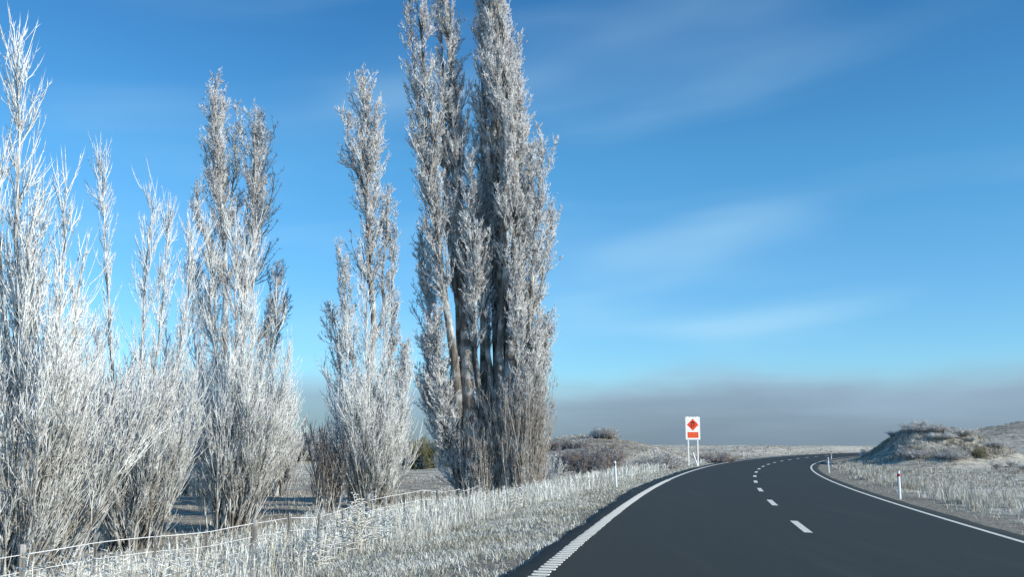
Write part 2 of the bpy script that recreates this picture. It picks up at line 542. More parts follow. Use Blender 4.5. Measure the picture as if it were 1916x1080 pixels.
gx = axis(-46.0, 100.0, 0.7, 7000.0)
gy = axis(-8.0, 200.0, 0.75, 7000.0)
GX, GY = np.meshgrid(gx, gy)
GZ, GQ = height(GX, GY)
nx, ny = len(gx), len(gy)
idx = np.arange(nx * ny).reshape(ny, nx)
me = mesh_np('ground', np.stack([GX, GY, GZ], -1), None,
             np.stack([idx[:-1, :-1], idx[:-1, 1:], idx[1:, 1:], idx[1:, :-1]], -1))
at_l = me.attributes.new('lateral', 'FLOAT', 'POINT')
at_l.data.foreach_set('value', GQ.ravel().astype(np.float32))
dryv = np.exp(-((GX - 85) / 40) ** 2 - ((GY - 122) / 26) ** 2) * 0.45 + 0.3 * np.exp(-((GX - 37.5) / 8) ** 2 - ((GY - 95) / 8) ** 2) + 0.45 * np.exp(-((GX - 8) / 14) ** 2 - ((GY - 105) / 25) ** 2) \
    + 0.42 * sst(-GQ, 8.5, 11) * (1 - sst(GY, 60, 105))
at_d = me.attributes.new('dry', 'FLOAT', 'POINT')
at_d.data.foreach_set('value', dryv.ravel().astype(np.float32))
tag(obj('ground', me, M['ground']), 'frosted pale grass ground with paddock, banks and rising hill', kind='structure')

# ------------------------------------------------------------------ road with its markings
rs = np.concatenate([np.arange(-30, 60, 0.35), np.arange(60, 250, 1.0)])
qs = np.array([-4.6, -4.45, -3.7, -2.8, -1.9, -0.9, 0.0, 0.9, 1.8, 2.7, 3.49, 3.95, 4.1])
SS, QQ = np.meshgrid(rs, qs, indexing='ij')
QQ = QQ.copy()
ragl = 0.14 * vnoise(rs, rs * 0 + 3, 0.9) + 0.10 * vnoise(rs, rs * 0 + 9, 2.6) + 0.12 * vnoise(rs, rs * 0, 0.15)
ragr = 0.10 * vnoise(rs, rs * 0 + 13, 0.9) + 0.08 * vnoise(rs, rs * 0 + 19, 2.6)
for j in (0, 1): QQ[:, j] += ragl
for j in (11, 12): QQ[:, j] += ragr
seal = 0.42 - 0.25 * sst(rs, 14, 40)
for j in (0, 1): QQ[:, j] += seal
RP = road_pt(SS, QQ)
RP[:, 0, 2] -= 0.14
RP[:, -1, 2] -= 0.14
ri = np.arange(RP.shape[0] * RP.shape[1]).reshape(RP.shape[:2])
me = mesh_np('road', RP, None, np.stack([ri[:-1, :-1], ri[:-1, 1:], ri[1:, 1:], ri[1:, :-1]], -1))
ra = me.attributes.new('lateral', 'FLOAT', 'POINT')
ra.data.foreach_set('value', QQ.ravel().astype(np.float32))
road = tag(obj('road', me, M['asphalt']), 'dark asphalt two lane road bending to the right', kind='structure')


def strip(name, s0, s1, q0, q1, dz, mat, step=0.5):
    ss = np.linspace(s0, s1, max(2, int((s1 - s0) / step) + 1))
    A = np.stack([road_pt(ss, np.full_like(ss, q), dz) for q in (q0, (q0 + q1) / 2, q1)], 1)
    i = np.arange(A.shape[0] * 3).reshape(-1, 3)
    return obj(name, mesh_np(name, A, None, np.stack([i[:-1, :-1], i[:-1, 1:], i[1:, 1:], i[1:, :-1]], -1)), mat, road)


BAR_END = 44.0
line_l = strip('edge_line', 2.0, BAR_END, -W_L - 0.07, -W_L + 0.07, 0.004, M['paint_base'])
tag(line_l, 'left edge line carrying raised white rumble bars')
strip('edge_line', BAR_END, 240, -W_L - 0.08, -W_L + 0.08, 0.005, M['paint'], 1.0)
strip('edge_line', 2.0, 240, W_R - 0.06, W_R + 0.06, 0.005, M['paint'], 1.0)
# one raised bar, shared by all of them: bevelled flat block
g = Geo()
hw, hl, hh = 0.10, 0.055, 0.009
V = [(-hw, -hl, 0), (hw, -hl, 0), (hw, hl, 0), (-hw, hl, 0), (-hw * .96, -hl * .7, hh), (hw * .96, -hl * .7, hh), (hw * .96, hl * .7, hh), (-hw * .96, hl * .7, hh)]
g.add(V, None, [(4, 5, 6, 7), (0, 1, 5, 4), (1, 2, 6, 5), (2, 3, 7, 6), (3, 0, 4, 7)])
bar_me = g.mesh('rumble_bar', False)
s = 6.0
while s < BAR_END:
    if s > 8.0:
        o = obj('rumble_bar', bar_me, M['paint'], line_l, road_pt(s, -W_L + rng.normal(0, 0.006), 0.005))
        th = float(np.interp(s, RS, RT))
        o.rotation_euler = (0, rad(1.1), -th)
    s += 0.25
for i in range(16):
    sc = 19.0 + 8.5 * i
    strip('centre_dash', sc - 1.45, sc + 1.45, -0.075 - 0.0012 * max(sc - 40, 0) * 0.3, 0.075 + 0.0012 * max(sc - 40, 0) * 0.3, 0.005, M['paint'], 0.5)


# ------------------------------------------------------------------ growing trees
UP = np.array([0, 0, 1.0])


def resample(pts, k):
    pts = np.asarray(pts, float)
    d = np.r_[0, np.cumsum(np.linalg.norm(np.diff(pts, axis=0), axis=1))]
    t = np.linspace(0, d[-1], k)
    # smooth by interpolating with a cubic-like blend
    out = np.stack([np.interp(t, d, pts[:, i]) for i in range(3)], 1)
    for _ in range(2):
        out[1:-1] = 0.25 * out[:-2] + 0.5 * out[1:-1] + 0.25 * out[2:]
    return out


def along(P, s):
    """points and tangents at parameter s (n,) on polylines P (n,k,3)"""
    n, k, _ = P.shape
    t = np.clip(s, 0, 0.9999) * (k - 1)
    i = t.astype(int); f = (t - i)[:, None]
    r = np.arange(n)
    a, b = P[r, i], P[r, np.minimum(i + 1, k - 1)]
    return a * (1 - f) + b * f, unit(b - a)


def grow(P, R, par, s, L, ang, k=4, up=0.6, wob=0.08, r0=None, rtip=0.15, bias=None, ang_end=None):
    """children of polylines: par (m,) parent index, s (m,) position, L (m,) length, ang (m,) angle off the parent's line"""
    m = len(par)
    base, tan = along(P[par], s)
    ref = unit(rng.normal(size=(m, 3)))
    if bias is not None: ref = unit(ref + bias)
    v = unit(np.cross(np.cross(tan, ref), tan))
    d = tan * np.cos(ang)[:, None] + v * np.sin(ang)[:, None]
    C = np.empty((m, k, 3)); C[:, 0] = base
    step = (L / (k - 1))[:, None]
    for j in range(1, k):
        C[:, j] = C[:, j - 1] + d * step
        d = unit(d * (1 - up / (k - 1)) + UP * (up / (k - 1)) + rng.normal(0, wob, (m, 3)))
    if r0 is None:
        kk = R.shape[1]
        t = np.clip(s, 0, 0.9999) * (kk - 1); i = t.astype(int)
        rp = R[par, i]
        r0 = np.minimum(rp * 0.6, 0.006 + 0.013 * L)
    rr = r0[:, None] * np.linspace(1, rtip, k)[None]
    return C, rr


def kids(n_par, per, s0, s1, lens=None):
    """about `per` children on each parent (scaled by length if given)"""
    if lens is not None:
        cnt = rng.poisson(per * lens)
    else:
        cnt = np.full(n_par, int(per))
    par = np.repeat(np.arange(n_par), cnt)
    return par, s0 + (s1 - s0) * rng.random(len(par))


def plen(P):
    return np.linalg.norm(np.diff(P, axis=1), axis=2).sum(1)


def finish_tree(name, base, label, parts, cat='tree', group=None):
    root = empty(name, base)
    tag(root, label, cat, group)
    for pn, g, mat, sm in parts:
        if g.n == 0: continue
        me_ = g.mesh(pn, sm)
        o = obj(pn, me_, mat, root)
        o.matrix_parent_inverse.identity()
        o.location = [-float(v) for v in base]
    return root


def old_poplar(name, label, Y, tracks, ground_py, n1=1.45, spur=17.0, twig=M['twig_old'], bark=M['bark_big'], thick=0.014, sucker_px=None, group=None):
    """tall fastigiate poplar: tracks are stems, each (points, radius, forward offset, first-branch fraction, branch length, branches)"""
    stem_g, limb_g, twig_g, suck_g = Geo(), Geo(), Geo(), Geo()
    bx = np.mean([t[0][0][0] for t in tracks])
    b0 = at(bx, ground_py, Y)
    bz = float(height(b0[0], Y)[0])
    base = np.array([b0[0], Y, bz])
    built = []
    for pts, r, dY, t0, bl, nb in tracks:
        k = 44
        n_p = len(pts)
        path = np.array([at(px, py, Y + dY * min(1.0, 0.25 + i / max(1, n_p - 1) * 1.5)) for i, (px, py) in enumerate(pts)])
        path[0, 2] = min(path[0, 2], bz - 0.15) if pts[0][1] > 930 else path[0, 2]
        if pts[0][1] < 930 and built:          # a limb: start it inside the nearest stem, lower down
            allp = np.concatenate(built)
            want = path[0] - [0, 0, 0.8]
            path = np.vstack([allp[np.argmin(((allp - want) ** 2).sum(1))], path])
        P = resample(path, k)[None]
        wv = rng.normal(0, 0.008, (k, 3)) + np.stack([np.interp(np.arange(k), np.arange(0, k, 6), rng.normal(0, 0.07, len(range(0, k, 6)))) for _ in range(3)], 1)
        wv[0] = 0; wv[:, 2] = 0
        P[0] += wv
        built.append(P[0])
        tt = np.linspace(0, 1, k)
        R = (r * (1 - 0.93 * tt ** 0.85) + 0.35 * r * np.exp(-tt * 14))[None]
        stem_g.tubes(P, R, 14 if r > 0.15 else 7, True, 0.055)
        H = plen(P)[0]
        nb = int(nb * n1)
        s = t0 + (0.985 - t0) * rng.random(nb) ** 0.9
        rel = (s - t0) / (1 - t0)
        prof = np.interp(rel, [0, 0.25, 0.6, 0.85, 1.0], [0.75, 1.0, 0.9, 0.62, 0.3])
        L = bl * prof * rng.uniform(0.6, 1.25, nb)
        lf = rng.choice([0.75, 1.0, 1.5], nb) * np.interp(rel, [0, 0.75, 1], [1, 1, 0.6])
        B, BR = grow(P, R, np.zeros(nb, int), s, L * lf, np.radians(rng.uniform(14, 40, nb) / np.sqrt(lf)), 8, 0.9, 0.05)
        BR = np.maximum(BR * 1.35, 0.008)
        limb_g.tubes(B, BR, 5)
        # secondaries
        Lb = plen(B)
        par, s2 = kids(nb, 4.6, 0.12, 0.97, Lb)
        L2 = Lb[par] * (0.55 - 0.35 * s2) * rng.uniform(0.5, 1.2, len(par)) + 0.15
        C, CR = grow(B, BR, par, s2, L2, np.radians(rng.uniform(14, 40, len(par))), 5, 0.8, 0.10)
        CR = np.clip(CR, 0.005, 0.02)
        twig_g.tubes(C, CR, 3)
        # spurs, curling upwards
        for src, SR, dens in ((B, BR, spur), (C, CR, spur)):
            Ls = plen(src)
            par3, s3 = kids(len(src), dens, 0.15, 1.0, Ls)
            L3 = rng.uniform(0.06, 0.26, len(par3))
            D, DR = grow(src, SR, par3, s3, L3, np.radians(rng.uniform(15, 55, len(par3))), 3, 0.85, 0.2,
                         r0=rng.uniform(0.7, 1.3, len(par3)) * thick, rtip=0.4)
            twig_g.tubes(D, DR, 3)
    for suckers, x0, x1, ytop0, ytop1 in (sucker_px or ()):
        px = rng.uniform(x0, x1, suckers)
        dY = -np.sqrt(np.clip(1 - ((px - (x0 + x1) / 2) / ((x1 - x0) / 2)) ** 2, 0.03, 1)) * 1.25 * rng.uniform(0.6, 1.0, suckers)
        S0 = np.array([at(a, ground_py, Y + d) for a, d in zip(px, dY)])
        S0[:, 2] = bz + rng.uniform(-0.1, 2.4, suckers) * (rng.random(suckers) < 0.7)
        top = np.array([at(a, t, Y)[2] for a, t in zip(px, rng.uniform(ytop0, ytop1, suckers))])
        hgt = np.maximum(top - S0[:, 2], 0.6) * rng.uniform(0.25, 1.0, suckers) ** 1.3
        k = 6
        cx = at((x0 + x1) / 2, ground_py, Y)[0]
        Pth = np.empty((suckers, k, 3)); Pth[:, 0] = S0
        d = np.stack([(S0[:, 0] - cx) * 0.10 + rng.normal(0, 0.07, suckers), rng.normal(-0.04, 0.07, suckers), np.ones(suckers)], 1)
        for j in range(1, k):
            Pth[:, j] = Pth[:, j - 1] + unit(d) * (hgt / (k - 1))[:, None]
            d += rng.normal(0, 0.06, (suckers, 3)) * [1, 1, 0]
        Rr = rng.uniform(0.010, 0.034, suckers)[:, None] * np.linspace(1, 0.35, k)[None]
        suck_g.tubes(Pth, Rr, 4)
        par3, s3 = kids(suckers, 9.0, 0.1, 1.0, plen(Pth))
        D, DR = grow(Pth, Rr, par3, s3, rng.uniform(0.08, 0.45, len(par3)), np.radians(rng.uniform(12, 45, len(par3))), 3, 0.7, 0.15,
                     r0=rng.uniform(0.006, 0.013, len(par3)), rtip=0.4)
        suck_g.tubes(D, DR, 3)
    return finish_tree(name, base, label, [('trunk', stem_g, bark, True), ('limbs', limb_g, bark, True),
                                           ('crown', twig_g, twig, True), ('sucker_shoots', suck_g, M['twig_base'], True)], group=group)


def young_poplar(name, label, Y, base_px, leaders, fan, whip=(0.25, 0.9), wr=0.010, twig=M['twig_young'], bark=M['bark_young'],
                 dens=5.0, cat='tree', group=None, spur=0.0):
    """young many-stemmed poplar with long rime-thickened whips; fan = (count, spread degrees, min height, max height)"""
    stem_g, twig_g = Geo(), Geo()
    b0 = at(base_px, 900, Y)
    bz = float(height(b0[0], Y)[0])
    base = np.array([b0[0], Y, bz])
    groups = []
    for pts, r, dY, t0, bl, nb in leaders:
        k = 16
        path = np.array([base + [0, 0, -0.1]] + [at(px, py, Y + dY * (i + 1) / len(pts)) for i, (px, py) in enumerate(pts)])
        P = resample(path, k)[None]
        P[0, 1:, :2] += rng.normal(0, 0.025, (k - 1, 2))
        R = np.maximum(r * (1 - 0.9 * np.linspace(0, 1, k)), 0.012)[None]
        stem_g.tubes(P, R, 7)
        s = t0 + (0.97 - t0) * rng.random(nb)
        rel = (s - t0) / (1 - t0)
        L = bl * np.interp(rel, [0, 0.3, 0.8, 1.0], [0.8, 1.0, 0.65, 0.35]) * rng.uniform(0.6, 1.25, nb)
        B, BR = grow(P, R, np.zeros(nb, int), s, L, np.radians(rng.uniform(12, 34, nb)), 6, 0.8, 0.035)
        groups.append((B, np.maximum(BR, wr * 0.9)))
        groups.append((P, R * 0 + wr))
    n, spread, h0, h1 = fan
    if n:
        k = 7
        P = np.empty((n, k, 3))
        aa = rng.random(n) * 2 * math.pi
        sp = np.radians(spread) * np.sqrt(rng.random(n))
        P[:, 0] = base + np.stack([rng.normal(0, 0.26, n), rng.normal(0, 0.26, n), np.full(n, -0.1)], 1)
        H = rng.uniform(h0, h1, n) * (1 - 0.35 * (sp / np.radians(spread)) ** 2)
        d = np.stack([np.sin(sp) * np.cos(aa), np.sin(sp) * np.sin(aa), np.cos(sp)], 1)
        for j in range(1, k):
            P[:, j] = P[:, j - 1] + d * (H / (k - 1))[:, None]
            d = unit(d * 0.93 + UP * 0.07 + rng.normal(0, 0.045, (n, 3)))
        R = (0.010 + 0.006 * H)[:, None] * np.linspace(1, 0.3, k)[None]
        stem_g.tubes(P, R, 5)
        par, s2 = kids(n, 2.6, 0.12, 0.95, plen(P))
        L2 = H[par] * (0.42 - 0.25 * s2) * rng.uniform(0.5, 1.2, len(par))
        B, BR = grow(P, R, par, s2, L2, np.radians(rng.uniform(10, 30, len(par))), 5, 0.65, 0.04)
        groups.append((B, np.maximum(BR, wr * 0.9)))
        groups.append((P[:, 3:], R[:, 3:] * 0 + wr))
    for B, BR in groups:
        if len(B) > 1: twig_g.tubes(B, BR, 4)
        par, s3 = kids(len(B), dens, 0.15, 0.99, plen(B))
        Lw = rng.uniform(whip[0], whip[1], len(par)) * (0.85 + 0.35 * s3)
        C, CR = grow(B, BR, par, s3, Lw, np.radians(rng.uniform(8, 30, len(par))), 4, 0.8, 0.035,
                     r0=rng.uniform(0.6, 1.25, len(par)) * wr, rtip=0.55)
        twig_g.tubes(C, CR, 3)
        par, s4 = kids(len(C), 3.6 if spur == 0 else spur, 0.1, 0.85, plen(C))
        D, DR = grow(C, CR, par, s4, rng.uniform(0.04, 0.20, len(par)), np.radians(rng.uniform(12, 40, len(par))), 2, 0.4, 0.1,
                     r0=rng.uniform(0.5, 0.9, len(par)) * wr, rtip=0.5)
        twig_g.tubes(D, DR, 3)
    return finish_tree(name, base, label, [('stems', stem_g, bark, True), ('crown', twig_g, twig, True)], cat, group)


# the great poplar that leaves the top of the picture
big = [
    ([(893, 945), (880, 800), (875, 650), (866, 500), (852, 300), (840, 100), (832, -120)], 0.42, 0.0, 0.36, 1.8, 72),
    ([(880, 945), (862, 760), (835, 560), (815, 380), (800, 200), (790, 80), (775, -30)], 0.24, -0.5, 0.34, 1.7, 60),
    ([(915, 945), (922, 780), (945, 640), (937, 450), (924, 250), (918, 50), (915, -150)], 0.44, 0.2, 0.38, 1.6, 66),
    ([(940, 945), (948, 780), (960, 600), (966, 400), (950, 200), (932, 0), (922, -170)], 0.30, -0.6, 0.32, 1.7, 76),
    ([(955, 945), (975, 760), (990, 600), (1003, 450), (1012, 320), (1012, 235)], 0.20, -0.4, 0.25, 1.5, 60),
    ([(970, 945), (996, 760), (1012, 660), (1022, 585)], 0.12, 0.0, 0.10, 1.3, 76),
    ([(960, 945), (985, 700), (1014, 500), (1030, 420), (1036, 360)], 0.15, 0.7, 0.25, 1.3, 50),
    ([(872, 945), (835, 780), (812, 640), (800, 520), (792, 420)], 0.12, 0.4, 0.12, 1.3, 84),
    ([(875, 945), (832, 830), (806, 730), (796, 630)], 0.10, 0.0, 0.06, 1.2, 84),
    ([(965, 945), (985, 820), (996, 720), (1005, 640)], 0.10, -0.6, 0.08, 1.1, 70),
    ([(950, 945), (962, 820), (968, 720), (972, 600), (975, 500)], 0.12, -0.9, 0.20, 1.0, 70),
    ([(866, 945), (846, 850), (826, 760), (820, 660), (822, 560)], 0.10, -0.7, 0.10, 1.0, 70),
    ([(886, 945), (868, 700), (850, 480), (834, 280), (822, 100), (815, -60)], 0.20, 0.5, 0.36, 1.3, 46),
    ([(922, 945), (918, 720), (905, 560), (896, 420), (888, 330)], 0.20, -0.3, 0.5, 0.9, 30),
    ([(938, 945), (955, 720), (975, 560), (984, 420), (984, 310), (978, 220)], 0.20, 0.5, 0.28, 1.4, 60),
    ([(930, 945), (938, 720), (948, 500), (945, 300), (932, 120), (925, -80)], 0.22, -0.8, 0.36, 1.4, 56),
    ([(945, 945), (958, 700), (972, 500), (966, 300), (950, 120), (936, -40)], 0.18, 0.9, 0.30, 1.3, 56),
    ([(898, 945), (893, 650), (886, 470), (878, 290)], 0.15, -0.5, 0.42, 1.2, 74),
    ([(910, 945), (912, 650), (902, 480), (894, 320)], 0.14, 0.4, 0.42, 1.1, 64),
    ([(905, 945), (908, 720), (908, 560), (904, 300), (902, 100), (902, -110)], 0.30, 1.0, 0.40, 1.6, 70),
    ([(925, 945), (934, 700), (928, 520), (922, 300), (925, 100), (930, -100)], 0.28, 1.0, 0.36, 1.8, 60),
    ([(850, 540), (822, 390), (788, 290), (766, 205)], 0.10, -0.4, 0.30, 1.0, 40),
    ([(962, 600), (976, 420), (972, 280), (970, 180), (968, 110)], 0.12, 0.2, 0.15, 1.0, 50),
    ([(820, 400), (790, 250), (772, 120), (768, 20), (760, -40)], 0.09, 0.3, 0.10, 1.2, 44),
]
old_poplar('poplar_tree', 'tallest frosted poplar with several thick brown trunks, cut off by the picture top', 41.0, big, 943,
           sucker_px=((800, 926, 1014, 660, 850), (330, 856, 935, 760, 900)))

old_poplar('poplar_tree', 'slender frosted poplar with bare mid trunk, next left of the tallest poplar', 38.5, [
    ([(706, 950), (700, 800), (697, 600), (693, 450), (690, 300), (682, 200), (678, 140)], 0.21, 0.0, 0.44, 1.45, 84),
    ([(715, 600), (716, 480), (724, 400), (728, 350)], 0.08, 0.3, 0.1, 0.9, 26),
    ([(672, 330), (655, 270), (646, 215)], 0.05, -0.3, 0.05, 0.9, 18),
    ([(722, 950), (730, 700), (737, 520), (742, 395)], 0.10, 0.3, 0.24, 0.8, 70),
    ([(730, 950), (752, 760), (762, 640)], 0.08, 0.5, 0.15, 0.8, 56),
    ([(690, 950), (668, 720), (644, 570), (634, 450)], 0.09, -0.3, 0.30, 0.85, 46),
    ([(684, 950), (650, 760), (618, 570)], 0.07, 0.2, 0.30, 0.85, 40),
], 950, n1=1.5, spur=15.0, bark=M['bark_young'])

old_poplar('poplar_tree', 'twin topped frosted poplar rising behind the bushy young poplars', 43.5, [
    ([(425, 950), (420, 600), (412, 400), (405, 250), (402, 140)], 0.22, 0.0, 0.45, 1.6, 84),
    ([(440, 950), (456, 600), (470, 420), (482, 300), (488, 200)], 0.20, 0.3, 0.42, 1.6, 84),
    ([(415, 620), (388, 460), (368, 345)], 0.08, -0.3, 0.25, 1.0, 40),
    ([(430, 420), (438, 300), (446, 190)], 0.06, 0.4, 0.1, 0.9, 26),
    ([(460, 720), (505, 600), (520, 495)], 0.08, 0.0, 0.3, 0.9, 30),
    ([(430, 800), (395, 600), (352, 480)], 0.08, 0.5, 0.2, 1.2, 40),
    ([(440, 800), (500, 650), (540, 560)], 0.08, 0.5, 0.2, 1.2, 36),
], 950, n1=1.45, spur=14.0, bark=M['bark_young'])

young_poplar('young_poplar', 'largest white whip shooted young poplar at the left picture edge', 17.0, 35, [
    ([(38, 800), (36, 500), (33, 250), (27, 45)], 0.085, 0.0, 0.20, 1.0, 78),
    ([(70, 900), (95, 700), (120, 480), (128, 345)], 0.06, -0.3, 0.22, 0.8, 44),
    ([(80, 900), (118, 720), (146, 580), (154, 470)], 0.05, 0.6, 0.25, 0.7, 34),
    ([(15, 800), (0, 500), (-8, 230)], 0.06, -0.4, 0.22, 0.9, 44),
    ([(-20, 800), (-60, 560), (-70, 350)], 0.05, 0.2, 0.3, 0.8, 18),
    ([(60, 800), (66, 520), (64, 320)], 0.05, 0.5, 0.25, 0.8, 44),
    ([(50, 800), (52, 600), (50, 420)], 0.05, -0.5, 0.2, 0.8, 40),
], (150, 30, 2.2, 5.0), (0.3, 0.95), 0.0098, dens=6.4)

young_poplar('young_poplar', 'three spired young poplar between leftmost poplar and twin topped poplar', 25.0, 245, [
    ([(258, 820), (266, 620), (276, 480), (284, 358)], 0.07, 0.0, 0.35, 0.75, 46),
    ([(275, 820), (296, 640), (312, 500), (318, 385)], 0.06, 0.4, 0.35, 0.75, 44),
    ([(222, 820), (206, 640), (200, 480), (190, 285)], 0.065, -0.3, 0.45, 0.7, 40),
    ([(300, 820), (340, 640), (356, 480), (360, 400)], 0.05, 0.6, 0.30, 0.8, 40),
    ([(215, 840), (188, 700), (172, 600)], 0.04, 0.3, 0.25, 0.7, 30),
], (210, 30, 1.8, 4.8), (0.3, 0.9), 0.0098, dens=6.2)

young_poplar('young_poplar', 'bushy vase shaped young poplar on a short dark trunk before the twin topped poplar', 29.6, 440, [
    ([(440, 820), (442, 600), (440, 410)], 0.08, 0.0, 0.20, 1.1, 64),
    ([(455, 820), (470, 620), (482, 420)], 0.07, 0.3, 0.20, 1.0, 56),
    ([(425, 820), (400, 640), (388, 410)], 0.07, -0.3, 0.20, 1.0, 56),
    ([(470, 820), (505, 680), (522, 570)], 0.05, 0.2, 0.2, 0.9, 40),
    ([(410, 820), (368, 690), (352, 500)], 0.05, 0.5, 0.2, 0.9, 40),
    ([(475, 850), (520, 760), (542, 660)], 0.04, -0.4, 0.2, 0.8, 34),
    ([(450, 820), (455, 640), (462, 470)], 0.05, -0.7, 0.2, 0.9, 44),
], (180, 26, 2.0, 5.4), (0.3, 0.9), 0.0098, dens=5.6)

young_poplar('young_poplar', 'low white bushy poplar in front of the slender bare trunked poplar', 34.5, 690, [
    ([(690, 820), (686, 680), (684, 540)], 0.06, 0.0, 0.2, 1.1, 60),
    ([(703, 820), (716, 700), (722, 580)], 0.05, 0.3, 0.2, 1.0, 54),
    ([(672, 820), (652, 720), (644, 600)], 0.05, -0.3, 0.2, 1.0, 54),
    ([(660, 850), (622, 770), (606, 680)], 0.04, 0.2, 0.2, 0.9, 40),
    ([(715, 850), (752, 780), (766, 700)], 0.04, -0.2, 0.2, 0.9, 40),
], (170, 27, 1.8, 5.2), (0.25, 0.85), 0.0102, dens=5.6)

young_poplar('young_poplar', 'small dark sparsely frosted sapling clump between two white bushy poplars', 34.0, 610, [], (46, 22, 1.6, 3.3), (0.2, 0.6), 0.009,
             M['twig_dark'], M['bark_young'], dens=3.4)
young_poplar('young_poplar', 'hazy far poplar showing between the spires of the leftmost young poplars', 56.0, 145, [
    ([(150, 800), (148, 680), (140, 560)], 0.10, 0.0, 0.2, 1.7, 60),
    ([(165, 800), (180, 700), (186, 620)], 0.08, 0.5, 0.2, 1.5, 50),
    ([(130, 800), (110, 700), (100, 600)], 0.08, -0.5, 0.2, 1.5, 50)], (80, 24, 3, 7.5), (0.3, 1.0), 0.016, dens=4.0)
young_poplar('young_poplar', 'far poplar filling the gap left of the twin topped poplar', 54.0, 340, [
    ([(338, 800), (336, 680), (340, 560)], 0.10, 0.0, 0.2, 1.5, 50),
    ([(320, 800), (310, 700), (312, 590)], 0.08, 0.5, 0.2, 1.5, 44),
    ([(360, 800), (372, 700), (380, 560)], 0.08, -0.5, 0.2, 1.5, 44)], (90, 24, 3, 8.0), (0.3, 1.0), 0.016, dens=4.0)
young_poplar('young_poplar', 'low white brushy poplar right of the vase shaped young poplar', 50.0, 520, [
    ([(522, 820), (530, 740), (538, 670)], 0.08, 0.0, 0.2, 1.5, 40)], (60, 22, 2.4, 5.2), (0.3, 0.9), 0.015, dens=4.0)


# ------------------------------------------------------------------ shrubs
def shrub(name, label, x, y, w, top, n, mat, group=None, wr=0.012, dens=9.0, spread=75, k=5):
    z = float(height(x, y)[0])
    base = np.array([x, y, z])
    h = top if top < 20 else max(0.5, float(at(958, top, y)[2]) - z)   # given as a height, or as the picture row of its top
    sg, tg = Geo(), Geo()
    n = int(n * 1.7)
    aa = rng.random(n) * 2 * math.pi
    sp = np.radians(spread) * rng.random(n) ** 0.8
    foot = np.stack([np.cos(aa), np.sin(aa), np.zeros(n)], 1) * (np.sqrt(rng.random(n)) * w * 0.32)[:, None]
    d = np.stack([np.sin(sp) * np.cos(aa), np.sin(sp) * np.sin(aa), np.cos(sp)], 1)
    ell = 1 / np.sqrt((np.sin(sp) / (w * 0.5)) ** 2 + (np.cos(sp) / h) ** 2)
    lump = 0.85 + 0.45 * vnoise(aa * 1.3 + x, sp * 2 + y, 1.4)
    L = ell * lump * rng.uniform(0.45, 1.0, n)
    P = np.empty((n, k, 3)); P[:, 0] = base + foot - [0, 0, 0.05]
    for j in range(1, k):
        P[:, j] = P[:, j - 1] + d * (L / (k - 1))[:, None]
        d = unit(d + rng.normal(0, 0.16, (n, 3)))
    R = rng.uniform(0.8, 1.6, n)[:, None] * wr * 1.5 * np.linspace(1, 0.4, k)[None]
    sg.tubes(P, R, 4)
    par, s2 = kids(n, dens, 0.2, 1.0, plen(P))
    C, CR = grow(P, R, par, s2, rng.uniform(0.12, 0.34, len(par)) * (w + h) * 0.22, np.radians(rng.uniform(20, 75, len(par))), 3, 0.15, 0.25,
                 r0=rng.uniform(0.7, 1.2, len(par)) * wr, rtip=0.5)
    tg.tubes(C, CR, 3)
    par, s3 = kids(len(C), dens * 1.5, 0.1, 1.0, plen(C))
    D, DR = grow(C, CR, par, s3, rng.uniform(0.05, 0.18, len(par)) * (w + h) * 0.22, np.radians(rng.uniform(20, 80, len(par))), 2, 0.1, 0.2,
                 r0=rng.uniform(0.7, 1.2, len(par)) * wr, rtip=0.5)
    tg.tubes(D, DR, 3)
    return finish_tree(name, base, label, [('stems', sg, mat, True), ('twigs', tg, mat, True)], 'shrub', group)


def gp(px, Y):
    return (px - 958.0) / FPX * Y * 1.0


shrub('shrub', 'large dark brown thorny shrub right of the tallest poplar', gp(1105, 62), 62, 3.8, 806, 260, M['shrub_dark'], wr=0.013)
shrub('shrub', 'grey brown shrub against the left side of the large dark thorny shrub', gp(1064, 66), 66, 3.2, 810, 210, M['shrub_mid'], wr=0.013)
shrub('shrub', 'white frosted rounded shrub beside the foot of the tallest poplar', gp(1028, 57), 57, 2.0, 826, 120, M['shrub_pale'], wr=0.012)
shrub('shrub', 'low grey shrub on the bank midway between dark thorny shrub and sign', gp(1228, 70), 70, 3.0, 834, 130, M['shrub_mid'], wr=0.012)
shrub('shrub', 'small grey shrub just right of the large dark thorny shrub', gp(1164, 66), 66, 2.6, 832, 110, M['shrub_mid'], wr=0.012)
shrub('shrub', 'low pale shrub on the bank just left of the sign posts', gp(1262, 78), 78, 1.7, 848, 80, M['shrub_pale'], wr=0.012)
shrub('shrub', 'round twiggy frosted bush alone on the skyline left of the sign', gp(1128, 108), 108, 2.8, 794, 180, M['shrub_mid'], wr=0.016)
shrub('shrub', 'dark low thicket on the skyline touching the tallest poplar', gp(1028, 100), 100, 4.4, 822, 150, M['shrub_dark'], wr=0.018)
shrub('shrub', 'small dark bush on the skyline between poplar and round twiggy bush', gp(1076, 98), 98, 2.2, 820, 100, M['shrub_dark'], wr=0.016)
shrub('shrub', 'brown heathy shrub on the bank right of the sign posts', gp(1332, 93), 93, 3.6, 842, 120, M['shrub_dark'], wr=0.013)
shrub('shrub', 'small white skyline bush left of the shaded mound', gp(1620, 130), 130, 2.2, 826, 90, M['shrub_pale'], wr=0.018)
